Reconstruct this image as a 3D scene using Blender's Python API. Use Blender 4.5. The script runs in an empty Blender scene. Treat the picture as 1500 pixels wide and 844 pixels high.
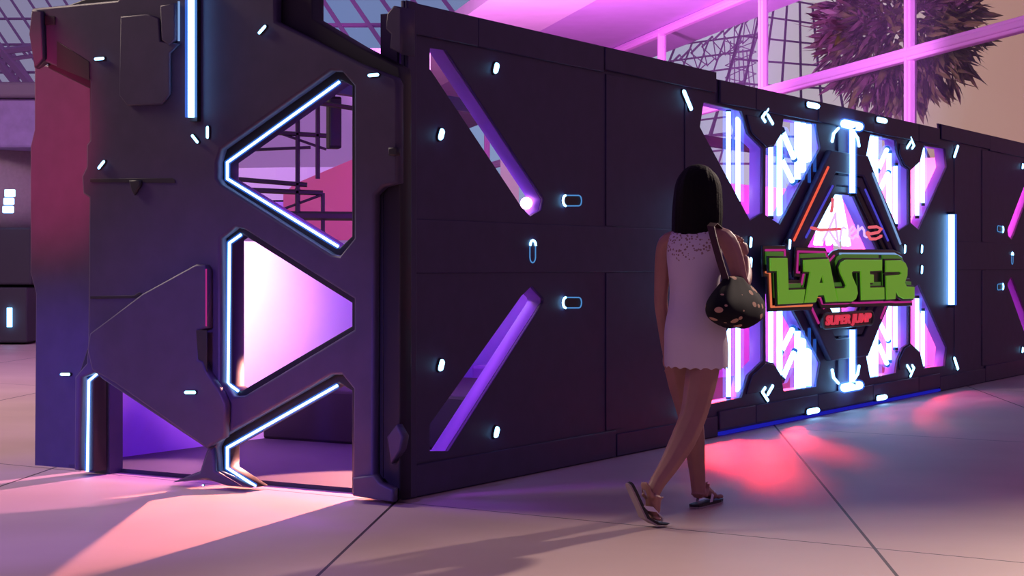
import bpy, bmesh, math, random
from mathutils import Vector, Matrix
random.seed(7)
PI = math.pi
scene = bpy.context.scene
COL = scene.collection
# ------------------------------------------------------------------ camera model
F, CX, HY, H = 2500.0, 750.0, 390.0, 1.15          # focal (px of a 1500 px frame), centre, horizon, eye height
Y0 = F*H/343.0
P0 = Vector(((590-CX)/F*Y0, Y0, 0))
DX, DY = 0.5227, 0.8525
_n = math.hypot(DX, DY); DX /= _n; DY /= _n
ANG = math.atan2(DY, DX)
XV = CX + F*DX/DY
cam_l = (((0-P0.x)*DX + (0-P0.y)*DY), ((0-P0.x)*-DY + (0-P0.y)*DX))
LEN, WID, HGT = 12.17, 2.44, 2.4576

def W(px, py, y):
    return Vector(((px-CX)/F*y, y, H-(py-HY)/F*y))
def raydir(px, py):
    dx = (px-CX)/F
    return (dx*DX+DY, -dx*DY+DX, -(py-HY)/F)
def S(px, py, yo=0.0):
    d = raydir(px, py); t = (yo-cam_l[1])/d[1]
    return (cam_l[0]+d[0]*t, H+d[2]*t)
def FR(px, py, xo=0.0):
    d = raydir(px, py); t = (xo-cam_l[0])/d[0]
    return (cam_l[1]+d[1]*t, H+d[2]*t)
def L2W(x, y, z):
    return Vector((P0.x+x*DX-y*DY, P0.y+x*DY+y*DX, z))
XM = S(1237, 390)[0]            # symmetry axis of the long side
ZM = 1.232
# ------------------------------------------------------------------ materials
def mat(name, col, rough=.6, metal=0, emit=None, es=0, noise=None, bump=0, nscale=20, spec=None, alpha=None):
    m = bpy.data.materials.new(name); m.use_nodes = True
    nt = m.node_tree; b = nt.nodes['Principled BSDF']
    b.inputs['Base Color'].default_value = (*col, 1); b.inputs['Roughness'].default_value = rough
    b.inputs['Metallic'].default_value = metal
    if spec is not None: b.inputs['Specular IOR Level'].default_value = spec
    if emit: b.inputs['Emission Color'].default_value = (*emit, 1); b.inputs['Emission Strength'].default_value = es
    if noise or bump:
        tc = nt.nodes.new('ShaderNodeTexCoord'); n = nt.nodes.new('ShaderNodeTexNoise')
        n.inputs['Scale'].default_value = nscale; n.inputs['Detail'].default_value = 4
        nt.links.new(tc.outputs['Object'], n.inputs['Vector'])
        if noise:
            r = nt.nodes.new('ShaderNodeValToRGB')
            r.color_ramp.elements[0].color = (*[c*(1-noise) for c in col], 1); r.color_ramp.elements[0].position = .3
            r.color_ramp.elements[1].color = (*[min(1, c*(1+noise)) for c in col], 1); r.color_ramp.elements[1].position = .7
            nt.links.new(n.outputs['Fac'], r.inputs['Fac']); nt.links.new(r.outputs['Color'], b.inputs['Base Color'])
        if bump:
            bp = nt.nodes.new('ShaderNodeBump'); bp.inputs['Strength'].default_value = bump; bp.inputs['Distance'].default_value = .01
            nt.links.new(n.outputs['Fac'], bp.inputs['Height']); nt.links.new(bp.outputs['Normal'], b.inputs['Normal'])
    return m
def emitmat(name, col, s):
    m = bpy.data.materials.new(name); m.use_nodes = True
    nt = m.node_tree; nt.nodes.remove(nt.nodes['Principled BSDF'])
    e = nt.nodes.new('ShaderNodeEmission'); e.inputs['Color'].default_value = (*col, 1); e.inputs['Strength'].default_value = s
    nt.links.new(e.outputs[0], nt.nodes['Material Output'].inputs['Surface'])
    return m
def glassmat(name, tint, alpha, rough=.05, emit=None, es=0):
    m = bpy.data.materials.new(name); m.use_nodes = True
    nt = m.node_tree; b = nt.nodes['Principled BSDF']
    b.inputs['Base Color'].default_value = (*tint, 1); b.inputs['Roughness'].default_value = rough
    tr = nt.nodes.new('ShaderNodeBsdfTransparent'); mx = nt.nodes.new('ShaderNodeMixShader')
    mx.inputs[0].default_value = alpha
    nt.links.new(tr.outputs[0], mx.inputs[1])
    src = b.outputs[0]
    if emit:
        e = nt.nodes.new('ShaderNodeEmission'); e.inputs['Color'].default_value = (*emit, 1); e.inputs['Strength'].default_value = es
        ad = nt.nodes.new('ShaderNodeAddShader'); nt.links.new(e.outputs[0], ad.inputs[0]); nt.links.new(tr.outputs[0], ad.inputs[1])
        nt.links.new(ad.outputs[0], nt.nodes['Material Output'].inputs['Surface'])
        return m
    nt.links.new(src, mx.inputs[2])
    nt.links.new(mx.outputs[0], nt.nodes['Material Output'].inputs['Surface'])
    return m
M = {}
M['panel'] = mat('charcoal_panel', (.048, .036, .098), .55, 0, noise=.10, bump=.04, nscale=9)
M['portal'] = mat('charcoal_portal', (.062, .047, .094), .5, 0, noise=.10, bump=.04, nscale=9)
M['dark'] = mat('black_trim', (.018, .016, .02), .5)
M['lining'] = mat('violet_lit_lining', (.42, .21, .80), .45, noise=.04, nscale=6)  # light-coloured lining with the violet interior light put into its colour
M['white_wall'] = mat('white_interior', (.80, .72, .80), .35, noise=.03, nscale=3)
M['steel'] = mat('dark_steel', (.03, .025, .04), .4, .3)
M['neon'] = emitmat('neon_white_blue', (.24, .56, 1.0), 6.5)
M['neon_soft'] = emitmat('led_white_blue', (.24, .60, 1.0), 5.5)
M['strip'] = emitmat('led_strip', (.34, .62, 1.0), 5)
M['halo'] = glassmat('blue_halo', (.1, .3, 1), .2, emit=(.03, .20, 1.0), es=.30)  # glow around the lights, modelled as a see-through emissive shell
M['outline'] = emitmat('led_outline', (.10, .32, .75), .8)
M['blue'] = emitmat('led_deep_blue', (.03, .03, 1.0), .35)
M['magenta_line'] = emitmat('led_magenta', (.9, .05, .45), .45)
M['red_line'] = emitmat('led_red', (1.0, .12, .07), .9)
M['violet_line'] = emitmat('led_violet', (.12, .10, .9), .6)
M['orange_line'] = emitmat('led_orange', (1.0, .22, .10), .7)
M['sky_line'] = emitmat('led_sky', (.30, .50, .95), .7)
M['pink_lamp'] = emitmat('lamp_pink', (1.0, .45, .9), 5)
M['green'] = mat('sign_green', (.24, .58, .035), .4, emit=(.20, .58, .03), es=.38)
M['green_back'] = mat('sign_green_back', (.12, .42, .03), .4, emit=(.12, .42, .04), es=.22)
M['sign_black'] = mat('sign_black', (.012, .008, .014), .35)
M['red_text'] = mat('sign_red', (.8, .06, .09), .4, emit=(.9, .05, .10), es=.6)
M['green_rim'] = mat('plaque_rim', (.10, .16, .11), .4)
M['script'] = emitmat('script_red', (1.0, .16, .22), .8)
M['script_white'] = emitmat('script_pink', (.75, .45, .95), 1.2)
M['ceiling'] = mat('plaster_ceiling', (.88, .80, .88), .8, noise=.06, bump=.25, nscale=1.2)
M['ceiling_shaded'] = mat('plaster_ceiling_shaded', (.60, .42, .72), .8, noise=.04, nscale=2)  # same ceiling where less light falls, the shade put into its colour
M['frame'] = mat('painted_frame', (.92, .50, .93), .45)
M['glass'] = glassmat('clear_glass', (.7, .6, .9), .06)
M['pane'] = glassmat('dome_pane', (.50, .56, .60), .14, .25)
M['roof_pane'] = glassmat('roof_pane', (.35, .45, .75), .30, .15)
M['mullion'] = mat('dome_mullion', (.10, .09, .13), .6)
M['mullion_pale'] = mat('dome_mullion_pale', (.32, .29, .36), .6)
M['roof_bar'] = mat('roof_bar', (.62, .50, .66), .5)
M['kiosk_beige'] = mat('kiosk_beige', (.42, .33, .32), .5, noise=.06)
M['kiosk_lav'] = mat('kiosk_lavender', (.36, .25, .50), .6, noise=.12, nscale=6)
M['kiosk_grey'] = mat('kiosk_grey', (.22, .17, .22), .6)
M['kiosk_dark'] = mat('kiosk_dark', (.04, .034, .05), .7)
M['balcony'] = mat('balcony_plaster', (.60, .48, .72), .6)
M['cream'] = mat('cream_panel', (.75, .66, .55), .6)
M['pinkwall'] = mat('pink_wall', (.50, .10, .36), .5)
M['black_gloss'] = mat('equipment_black', (.010, .008, .014), .75)
M['skin'] = mat('skin', (.40, .20, .155), .5, noise=.06, nscale=14)
M['hair'] = mat('black_hair', (.004, .003, .004), .75, bump=.3, nscale=60, spec=.15)
M['sole'] = mat('sandal_sole', (.015, .012, .015), .5)
M['sole_edge'] = mat('sandal_edge', (.35, .28, .28), .6)
M['strap'] = mat('white_strap', (.75, .68, .75), .5)
M['bag_strap'] = mat('maroon_strap', (.045, .010, .014), .5)
M['bark'] = mat('bark', (.20, .13, .10), .8, noise=.2)
M['eye'] = mat('eye_white', (.6, .6, .6), .2)
def dress_mat():
    m = mat('white_cotton', (.70, .62, .72), .8, bump=.15, nscale=40)
    nt = m.node_tree; b = nt.nodes['Principled BSDF']
    tc = nt.nodes.new('ShaderNodeTexCoord'); v = nt.nodes.new('ShaderNodeTexVoronoi'); v.inputs['Scale'].default_value = 72
    sep = nt.nodes.new('ShaderNodeSeparateXYZ')
    nt.links.new(tc.outputs['Object'], v.inputs['Vector']); nt.links.new(tc.outputs['Object'], sep.inputs[0])
    lt = nt.nodes.new('ShaderNodeMath'); lt.operation = 'LESS_THAN'; lt.inputs[1].default_value = .38
    nt.links.new(v.outputs['Distance'], lt.inputs[0])
    # yoke: a V on the upper back: z > zv + |x|*k
    ax = nt.nodes.new('ShaderNodeMath'); ax.operation = 'ABSOLUTE'; nt.links.new(sep.outputs['X'], ax.inputs[0])
    mu = nt.nodes.new('ShaderNodeMath'); mu.operation = 'MULTIPLY_ADD'; mu.inputs[1].default_value = .62; mu.inputs[2].default_value = 1.155
    nt.links.new(ax.outputs[0], mu.inputs[0])
    gt = nt.nodes.new('ShaderNodeMath'); gt.operation = 'GREATER_THAN'; nt.links.new(sep.outputs['Z'], gt.inputs[0]); nt.links.new(mu.outputs[0], gt.inputs[1])
    pr = nt.nodes.new('ShaderNodeMath'); pr.operation = 'MULTIPLY'; nt.links.new(lt.outputs[0], pr.inputs[0]); nt.links.new(gt.outputs[0], pr.inputs[1])
    mix = nt.nodes.new('ShaderNodeMix'); mix.data_type = 'RGBA'
    mix.inputs[6].default_value = (.70, .62, .72, 1); mix.inputs[7].default_value = (.33, .20, .20, 1)
    nt.links.new(pr.outputs[0], mix.inputs[0]); nt.links.new(mix.outputs[2], b.inputs['Base Color'])
    return m
M['dress'] = dress_mat()
def bag_mat():
    m = mat('spotted_black_fabric', (.01, .01, .012), .85, spec=.15)
    nt = m.node_tree; b = nt.nodes['Principled BSDF']
    tc = nt.nodes.new('ShaderNodeTexCoord'); mp = nt.nodes.new('ShaderNodeMapping'); mp.inputs['Scale'].default_value = (14, 14, 22)
    mp.inputs['Rotation'].default_value = (.3, .5, .2)
    v = nt.nodes.new('ShaderNodeTexVoronoi'); v.inputs['Scale'].default_value = 1; v.inputs['Randomness'].default_value = .75
    nt.links.new(tc.outputs['Object'], mp.inputs[0]); nt.links.new(mp.outputs[0], v.inputs['Vector'])
    lt = nt.nodes.new('ShaderNodeMath'); lt.operation = 'LESS_THAN'; lt.inputs[1].default_value = .30
    nt.links.new(v.outputs['Distance'], lt.inputs[0])
    mix = nt.nodes.new('ShaderNodeMix'); mix.data_type = 'RGBA'
    mix.inputs[6].default_value = (.010, .009, .012, 1); mix.inputs[7].default_value = (.55, .34, .22, 1)
    nt.links.new(lt.outputs[0], mix.inputs[0]); nt.links.new(mix.outputs[2], b.inputs['Base Color'])
    return m
M['bag'] = bag_mat()
def floor_mat():
    m = mat('stone_tiles', (.62, .46, .42), .55, spec=.3)
    nt = m.node_tree; b = nt.nodes['Principled BSDF']; N = nt.nodes.new; Lk = nt.links.new
    tc = N('ShaderNodeTexCoord'); sep = N('ShaderNodeSeparateXYZ'); Lk(tc.outputs['Object'], sep.inputs[0])
    def line(nx, ny, off, sp, w):
        a = N('ShaderNodeMath'); a.operation = 'MULTIPLY'; a.inputs[1].default_value = nx; Lk(sep.outputs['X'], a.inputs[0])
        c = N('ShaderNodeMath'); c.operation = 'MULTIPLY_ADD'; c.inputs[1].default_value = ny; Lk(sep.outputs['Y'], c.inputs[0]); Lk(a.outputs[0], c.inputs[2])
        s = N('ShaderNodeMath'); s.operation = 'SUBTRACT'; s.inputs[1].default_value = off-sp/2; Lk(c.outputs[0], s.inputs[0])
        d = N('ShaderNodeMath'); d.operation = 'FLOORED_MODULO'; d.inputs[1].default_value = sp; Lk(s.outputs[0], d.inputs[0])
        e = N('ShaderNodeMath'); e.operation = 'SUBTRACT'; e.inputs[1].default_value = sp/2; Lk(d.outputs[0], e.inputs[0])
        f = N('ShaderNodeMath'); f.operation = 'ABSOLUTE'; Lk(e.outputs[0], f.inputs[0])
        g = N('ShaderNodeMath'); g.operation = 'LESS_THAN'; g.inputs[1].default_value = w; Lk(f.outputs[0], g.inputs[0])
        return g
    g1 = line(.997, -.0775, .934, 2.145, .007); g2 = line(.556, .831, 6.60, 4.52, .006)
    mx = N('ShaderNodeMath'); mx.operation = 'MAXIMUM'; Lk(g1.outputs[0], mx.inputs[0]); Lk(g2.outputs[0], mx.inputs[1])
    n = N('ShaderNodeTexNoise'); n.inputs['Scale'].default_value = 1.1; n.inputs['Detail'].default_value = 5
    Lk(tc.outputs['Object'], n.inputs['Vector'])
    r = N('ShaderNodeValToRGB'); r.color_ramp.elements[0].position = .3; r.color_ramp.elements[1].position = .7
    r.color_ramp.elements[0].color = (.57, .41, .37, 1); r.color_ramp.elements[1].color = (.65, .48, .43, 1)
    Lk(n.outputs['Fac'], r.inputs['Fac'])
    mix = N('ShaderNodeMix'); mix.data_type = 'RGBA'; mix.inputs[7].default_value = (.05, .03, .03, 1)
    Lk(r.outputs['Color'], mix.inputs[6]); Lk(mx.outputs[0], mix.inputs[0]); Lk(mix.outputs[2], b.inputs['Base Color'])
    return m
M['floor'] = floor_mat()
def leaf_mat():
    m = mat('mixed_leaves', (.2, .2, .1), .5)
    nt = m.node_tree; b = nt.nodes['Principled BSDF']
    tc = nt.nodes.new('ShaderNodeTexCoord'); n = nt.nodes.new('ShaderNodeTexNoise'); n.inputs['Scale'].default_value = 1.6
    nt.links.new(tc.outputs['Object'], n.inputs['Vector'])
    r = nt.nodes.new('ShaderNodeValToRGB'); e = r.color_ramp.elements
    e[0].position = .44; e[0].color = (.16, .17, .04, 1); e[1].position = .66; e[1].color = (.20, .10, .14, 1)
    x = e.new(.54); x.color = (.10, .06, .06, 1)
    sx = nt.nodes.new('ShaderNodeSeparateXYZ'); nt.links.new(tc.outputs['Object'], sx.inputs[0])
    ma = nt.nodes.new('ShaderNodeMath'); ma.operation = 'MULTIPLY_ADD'; ma.inputs[1].default_value = -.11
    nt.links.new(sx.outputs['X'], ma.inputs[0]); nt.links.new(n.outputs['Fac'], ma.inputs[2])
    nt.links.new(ma.outputs[0], r.inputs['Fac']); nt.links.new(r.outputs['Color'], b.inputs['Base Color'])
    return m
M['leaf'] = leaf_mat()
# ------------------------------------------------------------------ object helpers
def tag(o, label=None, cat=None, group=None, kind=None):
    if label: o['label'] = label
    if cat: o['category'] = cat
    if group: o['group'] = group
    if kind: o['kind'] = kind
    return o
def empty(name, loc=(0, 0, 0), rz=0):
    o = bpy.data.objects.new(name, None); COL.objects.link(o); o.location = loc; o.rotation_euler = (0, 0, rz); o.empty_display_size = .1
    return o
def thing(name, label, cat, loc=(0, 0, 0), rz=0, group=None):
    return tag(empty(name, loc, rz), label, cat, group)
def obj(name, bm, m, parent=None, smooth=False):
    me = bpy.data.meshes.new(name)
    bmesh.ops.recalc_face_normals(bm, faces=bm.faces)
    bm.to_mesh(me); bm.free()
    ms = m if isinstance(m, (list, tuple)) else [m]
    for x in ms: me.materials.append(x)
    if smooth:
        for p in me.polygons: p.use_smooth = True
    o = bpy.data.objects.new(name, me); COL.objects.link(o)
    if parent: o.parent = parent
    return o
def add_box(bm, c, s, R=None, bevel=0):
    r = bmesh.ops.create_cube(bm, size=1)
    mt = Matrix.Translation(Vector(c)) @ (R.to_4x4() if R else Matrix()) @ Matrix.Diagonal((*s, 1))
    bmesh.ops.transform(bm, matrix=mt, verts=r['verts'])
    if bevel:
        es = list({e for v in r['verts'] for e in v.link_edges})
        bmesh.ops.bevel(bm, geom=es, offset=bevel, segments=2, affect='EDGES', profile=.5)
    return r['verts']
def add_tube(bm, pts, r, n=8, closed=False, caps=True):
    pts = [Vector(p) for p in pts]; k = len(pts); rings = []
    up = None
    for i, p in enumerate(pts):
        a = pts[i-1] if (i > 0 or closed) else None
        b = pts[(i+1) % k] if (i < k-1 or closed) else None
        d1 = (p-a).normalized() if a is not None else None
        d2 = (b-p).normalized() if b is not None else None
        t = (d1+d2) if (d1 is not None and d2 is not None) else (d1 or d2)
        if t.length < 1e-6: t = d2
        t = t.normalized()
        if up is None:
            up = Vector((0, 0, 1)) if abs(t.z) < .9 else Vector((1, 0, 0))
        u = (up - t*up.dot(t))
        if u.length < 1e-4: u = t.orthogonal()
        u.normalize(); v = t.cross(u); up = u
        rr = r[i] if isinstance(r, (list, tuple)) else r
        sc = 1.0
        if d1 is not None and d2 is not None:
            c = math.sqrt(max(.1, (1+d1.dot(d2))/2)); sc = 1/c
        # mitre only in the bend plane
        bend = (d2-d1) if (d1 is not None and d2 is not None) else Vector((0, 0, 0))
        ring = []
        for j in range(n):
            q = u*math.cos(2*PI*j/n)*rr + v*math.sin(2*PI*j/n)*rr
            if bend.length > 1e-5:
                bn = bend.normalized(); q = q + bn*q.dot(bn)*(sc-1)
            ring.append(bm.verts.new(p+q))
        rings.append(ring)
    for i in range(k if closed else k-1):
        A, B = rings[i], rings[(i+1) % k]
        for j in range(n):
            bm.faces.new((A[j], A[(j+1) % n], B[(j+1) % n], B[j]))
    if caps and not closed:
        bm.faces.new(rings[0][::-1]); bm.faces.new(rings[-1])
def loft(bm, rings, closed=True, caps=True):
    R = [[bm.verts.new(p) for p in ring] for ring in rings]
    n = len(R[0])
    for i in range(len(R)-1):
        for j in range(n if closed else n-1):
            bm.faces.new((R[i][j], R[i][(j+1) % n], R[i+1][(j+1) % n], R[i+1][j]))
    if caps:
        bm.faces.new(R[0][::-1]); bm.faces.new(R[-1])
    return R
def plate_bm(outline, holes, depth, bevel=.006, offset=0.0):
    cu = bpy.data.curves.new('tmp', 'CURVE'); cu.dimensions = '2D'; cu.fill_mode = 'BOTH'
    bevel = min(bevel, depth*.4)
    cu.extrude = max(depth/2-bevel, 0); cu.bevel_depth = bevel; cu.bevel_resolution = 1; cu.offset = offset-bevel
    for poly in [outline]+list(holes):
        sp = cu.splines.new('POLY'); sp.points.add(len(poly)-1)
        for p, q in zip(sp.points, poly): p.co = (q[0], q[1], 0, 1)
        sp.use_cyclic_u = True
    o = bpy.data.objects.new('tmp', cu); COL.objects.link(o)
    dg = bpy.context.evaluated_depsgraph_get()
    me = bpy.data.meshes.new_from_object(o.evaluated_get(dg))
    bpy.data.objects.remove(o); bpy.data.curves.remove(cu)
    bm = bmesh.new(); bm.from_mesh(me); bpy.data.meshes.remove(me)
    bmesh.ops.remove_doubles(bm, verts=bm.verts, dist=1e-5)
    return bm
def plate(name, outline, holes, m, parent, plane, o0, o1, bevel=.006, offset=0.0):
    bm = plate_bm(outline, holes, abs(o1-o0), bevel, offset)
    mid = (o0+o1)/2
    for v in bm.verts:
        a, b, c = v.co
        v.co = (a, mid+c, b) if plane == 'side' else (mid+c, a, b)
    return obj(name, bm, m, parent)
def mx(p): return (2*XM-p[0], p[1])
def mz(p): return (p[0], 2*ZM-p[1])
def mxz(p): return mz(mx(p))
ID = lambda p: p
QUADS = [('upper left', ID), ('upper right', mx), ('lower left', mz), ('lower right', mxz)]

# ================================================================== THE ARENA CONTAINER
cont = thing('arena_container', 'long charcoal shipping container arena with glowing cut-out windows, on the pale tiled floor', 'container', P0, ANG)
sp = lambda *pts: [S(x, y) for x, y in pts]
slot_u = sp((630, 70), (653.5, 73), (797, 292), (793, 308), (777, 317), (764, 303), (630, 101))
slot_l = sp((630, 661), (657, 661), (796, 443), (796, 437), (779, 419), (764, 434), (630, 622))
win_o = sp((1031, 150), (1087, 163), (1096.5, 196), (1118, 217.5), (1117.5, 312), (1099, 323), (1025.5, 186))
win_i = sp((1148, 174), (1196, 182), (1202.5, 217), (1143, 329), (1121.5, 315), (1122, 217.5), (1134, 214), (1145, 195))
emb = [S(1223, 284), S(1251, 285)]
e0, e1 = S(1192, 366), S(1287, 368)
EW = (e1[0]-e0[0])/2*1.18
zt = emb[0][1]; ew = (emb[1][0]-emb[0][0])/2
emblem = [(XM-ew, zt), (XM+ew, zt), (XM+EW, ZM), (XM+ew, 2*ZM-zt), (XM-ew, 2*ZM-zt), (XM-EW, ZM)]
holes = [slot_u, slot_l, [mx(p) for p in slot_u], [mx(p) for p in slot_l]]
for _, f in QUADS:
    holes += [[f(p) for p in win_o], [f(p) for p in win_i]]
holes.append(emblem)
xs1, xs2 = S(1050, 110)[0], 2*XM-S(1050, 110)[0]
TOP2 = HGT-.045
outl = [(0.012, 0), (xs1, 0), (xs1, .03), (xs2, .03), (xs2, 0), (LEN, 0), (LEN, HGT), (xs2, HGT), (xs2+.02, TOP2), (xs1-.02, TOP2), (xs1, HGT), (0.012, HGT)]
plate('side_panel', outl, holes, M['panel'], cont, 'side', 0, .02, .003)
plate('window_lining', [(0.03, .02), (LEN-.02, .02), (LEN-.02, TOP2-.02), (.03, TOP2-.02)], holes, M['lining'], cont, 'side', .021, .108, .002)
# raised sheets: fascia, middle band, skirt, battens
def sheet(name, x0, z0, x1, z1, t=.012, m='panel', bev=.006):
    return plate(name, [(x0, z0), (x1, z0), (x1, z1), (x0, z1)], [], M[m], cont, 'side', -t, 0, bev)
for f in (ID, mx):
    def fs(name, x0, z0, x1, z1, **k):
        a, b = f((x0, z0)), f((x1, z1)); sheet(name, min(a[0], b[0]), z0, max(a[0], b[0]), z1, **k)
    fs('top_fascia', .02, 2.30, .66, HGT-.005, t=.018)
    fs('top_fascia', .67, 2.30, 2.05, HGT-.005, t=.014)
    fs('top_fascia', 2.06, 2.315, xs1-.04, HGT-.005, t=.018)
    fs('middle_band', .10, 1.115, xs1-.35, 1.385, t=.008)
    fs('skirting', .02, 0.005, 2.2, .165, t=.014)
    fs('skirting', 2.215, 0.005, xs1-.01, .14, t=.014)
    fs('batten', 2.09, 1.39, 2.30, 2.295, t=.007)
    fs('batten', 2.09, .17, 2.30, 1.11, t=.007)
    fs('batten', xs1-.50, .17, xs1-.47, 2.29, t=.006)
    fs('corner_post', .013, 0.005, .095, HGT, t=.02, bev=.008)
sheet('top_fascia', xs1+.02, TOP2-.16, XM-1.8, TOP2-.004, t=.02)
sheet('top_fascia', XM-1.79, TOP2-.16, XM-.62, TOP2-.004, t=.02)
sheet('top_fascia', XM-.61, TOP2-.16, XM+.61, TOP2-.004, t=.026)
sheet('top_fascia', XM+.62, TOP2-.16, XM+1.79, TOP2-.004, t=.02)
sheet('top_fascia', XM+1.8, TOP2-.16, xs2-.02, TOP2-.004, t=.02)
for a, b in ((xs1+.01, XM-1.8), (XM-1.79, XM-.62), (XM-.61, XM+.61), (XM+.62, XM+1.79), (XM+1.8, xs2-.01)):
    sheet('skirting', a, .045, b, .17, t=.02)
bm = bmesh.new(); add_box(bm, ((xs1+xs2)/2, -.012, .018), (xs2-xs1-.02, .02, .022))
tag(obj('base_light', bm, M['blue'], cont), 'deep blue strip along the foot of the middle wall')
# other walls
LINE = M['lining']
bm = bmesh.new()
add_box(bm, (LEN-.03, WID/2, 1.2), (.05, WID-.3, 2.36))
obj('end_wall', bm, M['white_wall'], cont)
bm = bmesh.new()
add_box(bm, (2.2, WID-.03, .66), (1.9, .05, 1.30))
obj('rear_wall', bm, M['white_wall'], cont)
bm = bmesh.new()
add_box(bm, (5.4, WID-.03, .70), (4.49, .05, 1.36)); obj('rear_wall', bm, M['lining'], cont)
bm = bmesh.new(); add_box(bm, (9.9, WID-.03, 1.0), (4.4, .05, 2.0)); obj('rear_wall', bm, M['lining'], cont)
bm = bmesh.new(); add_box(bm, (.68, WID-.03, .66), (1.12, .05, 1.30)); obj('rear_wall', bm, M['lining'], cont)
bm = bmesh.new()
add_box(bm, (LEN/2, WID-.04, HGT-.06), (LEN-.1, .08, .1)); add_box(bm, (.26, WID-.04, HGT/2), (.1, .08, HGT-.12))
obj('roof_rail', bm, M['panel'], cont)
bm = bmesh.new(); add_box(bm, (LEN/2, WID/2+.05, .012), (LEN-.2, WID-.2, .022)); obj('deck', bm, M['kiosk_dark'], cont)
bm = bmesh.new()
add_box(bm, (2.55, 1.28, .19), (1.5, 2.22, .34), bevel=.02)
obj('stage_block', bm, M['black_gloss'], cont)
bm = bmesh.new()
for (x, y, z, sx, sy, sz) in ((4.3, 1.9, .2, .7, .5, .36), (5.2, 2.0, .3, .5, .5, .56), (4.9, 1.7, .1, .9, .4, .16), (5.9, 2.1, .45, .4, .4, .86)):
    add_box(bm, (x, y, z+.02), (sx, sy, sz), bevel=.02)
obj('obstacle_block', bm, M['kiosk_lav'], cont)

# --- emblem rings (stepped, long diamonds around the centre opening)
def hexa(w, wt, h):
    return [(XM-wt, ZM+h), (XM+wt, ZM+h), (XM+w, ZM+.05), (XM+w, ZM-.05), (XM+wt, ZM-h), (XM-wt, ZM-h), (XM-w, ZM-.05), (XM-w, ZM+.05)]
hA = zt-ZM
cl = plate('emblem_ring', hexa(EW+.47, ew+.20, hA+.33), [hexa(EW+.24, ew+.10, hA+.16)], M['panel'], cont, 'side', -.05, 0, .012)
plate('emblem_ring', hexa(EW+.23, ew+.095, hA+.15), [hexa(EW+.11, ew+.05, hA+.07)], M['panel'], cont, 'side', -.035, 0, .010)
plate('emblem_ring', hexa(EW+.10, ew+.045, hA+.062), [hexa(EW+.012, ew+.012, hA+.012)], M['dark'], cont, 'side', -.02, 0, .006)
bm = bmesh.new(); add_box(bm, (XM, -.004, 2.09), (.34, .02, .5)); obj('centre_panel', bm, M['panel'], cont)
bm = bmesh.new(); add_box(bm, (XM, -.004, .375), (.34, .02, .5)); obj('centre_panel', bm, M['panel'], cont)
def seg(p, q, a, b): return (p[0]+(q[0]-p[0])*a, p[1]+(q[1]-p[1])*a), (p[0]+(q[0]-p[0])*b, p[1]+(q[1]-p[1])*b)
def accent(p, q, y, r, m, lab):
    bm = bmesh.new(); add_tube(bm, [(p[0], y, p[1]), (q[0], y, q[1])], r, 6)
    tag(obj('accent_light', bm, M[m], cont), lab)
o1 = hexa(EW+.40, ew+.18, hA+.28); o2 = hexa(EW+.17, ew+.075, hA+.11)
for (o, a, b, y, r, m, mr, t) in ((o1, .12, .92, -.055, .010, 'red_line', 'sky_line', 'outer'), (o2, .1, .85, -.04, .009, 'violet_line', 'violet_line', 'inner')):
    p, q = seg(o[0], o[7], a, b); accent(p, q, y, r, m, t+' glowing line on the upper left of the emblem')
    p, q = seg(o[1], o[2], a, b); accent(p, q, y, r, mr, t+' glowing line on the upper right of the emblem')
    p, q = seg(o[5], o[6], .35, .8); accent(p, q, y, r, 'magenta_line', t+' glowing line on the lower left of the emblem')
    p, q = seg(o[4], o[3], .35, .8); accent(p, q, y, r, 'magenta_line', t+' glowing line on the lower right of the emblem')
# arrow plates on the piers
pier = sp((1092, 168), (1143, 178), (1143, 196), (1133, 212), (1121, 215), (1100, 195))
for _, f in QUADS:
    plate('pier_plate', [f(p) for p in pier], [], M['panel'], cont, 'side', -.012, 0, .006)

# --- marker lights on the long side
def capsule(bm, p, q, y, r):
    a, b = Vector((p[0], y, p[1])), Vector((q[0], y, q[1]))
    d = (b-a); d.normalize()
    ts = (-1, -.8, -.35, 0)
    pts = [a+d*(r*t) for t in ts] + [b-d*(r*t) for t in reversed(ts)]
    rr = [r*.25, r*.65, r*.95, r]; add_tube(bm, pts, rr+rr[::-1], 8)
def marker(p, q, r=.012, y=-.012, m='neon_soft', house=True):
    if house:
        bm = bmesh.new(); capsule(bm, p, q, y+r*1.1, r*1.5); obj('marker_housing', bm, M['dark'], cont)
    bm = bmesh.new(); capsule(bm, p, q, y, r)
    obj('marker_light', bm, M[m], cont)
def pill(p, q, r=.03, y=-.010, lit=.45):
    """a recessed pill: dark core with a glowing outline"""
    a, b = Vector((p[0], 0, p[1])), Vector((q[0], 0, q[1])); d = (b-a).normalized(); nrm = Vector((-d.z, 0, d.x))
    loop = []
    for i in range(7):
        t = PI/2+PI*i/6; loop.append(a + d*math.cos(t)*r + nrm*math.sin(t)*r)
    for i in range(7):
        t = -PI/2+PI*i/6; loop.append(b + d*math.cos(t)*r + nrm*math.sin(t)*r)
    bm = bmesh.new(); vs = [bm.verts.new(v+Vector((0, y+.004, 0))) for v in loop]; f = bm.faces.new(vs)
    r_ = bmesh.ops.extrude_face_region(bm, geom=[f]); bmesh.ops.translate(bm, vec=(0, .02, 0), verts=[v for v in r_['geom'] if isinstance(v, bmesh.types.BMVert)])
    obj('marker_housing', bm, M['dark'], cont)
    bm = bmesh.new(); add_tube(bm, [v+Vector((0, y, 0)) for v in loop], .0036, 6, closed=True)
    obj('marker_light', bm, M['outline'], cont)
    bm = bmesh.new(); add_tube(bm, [v+Vector((0, y-.002, 0)) for v in loop[:7]], .007, 6)
    obj('marker_light', bm, M['neon_soft'], cont)
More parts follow.
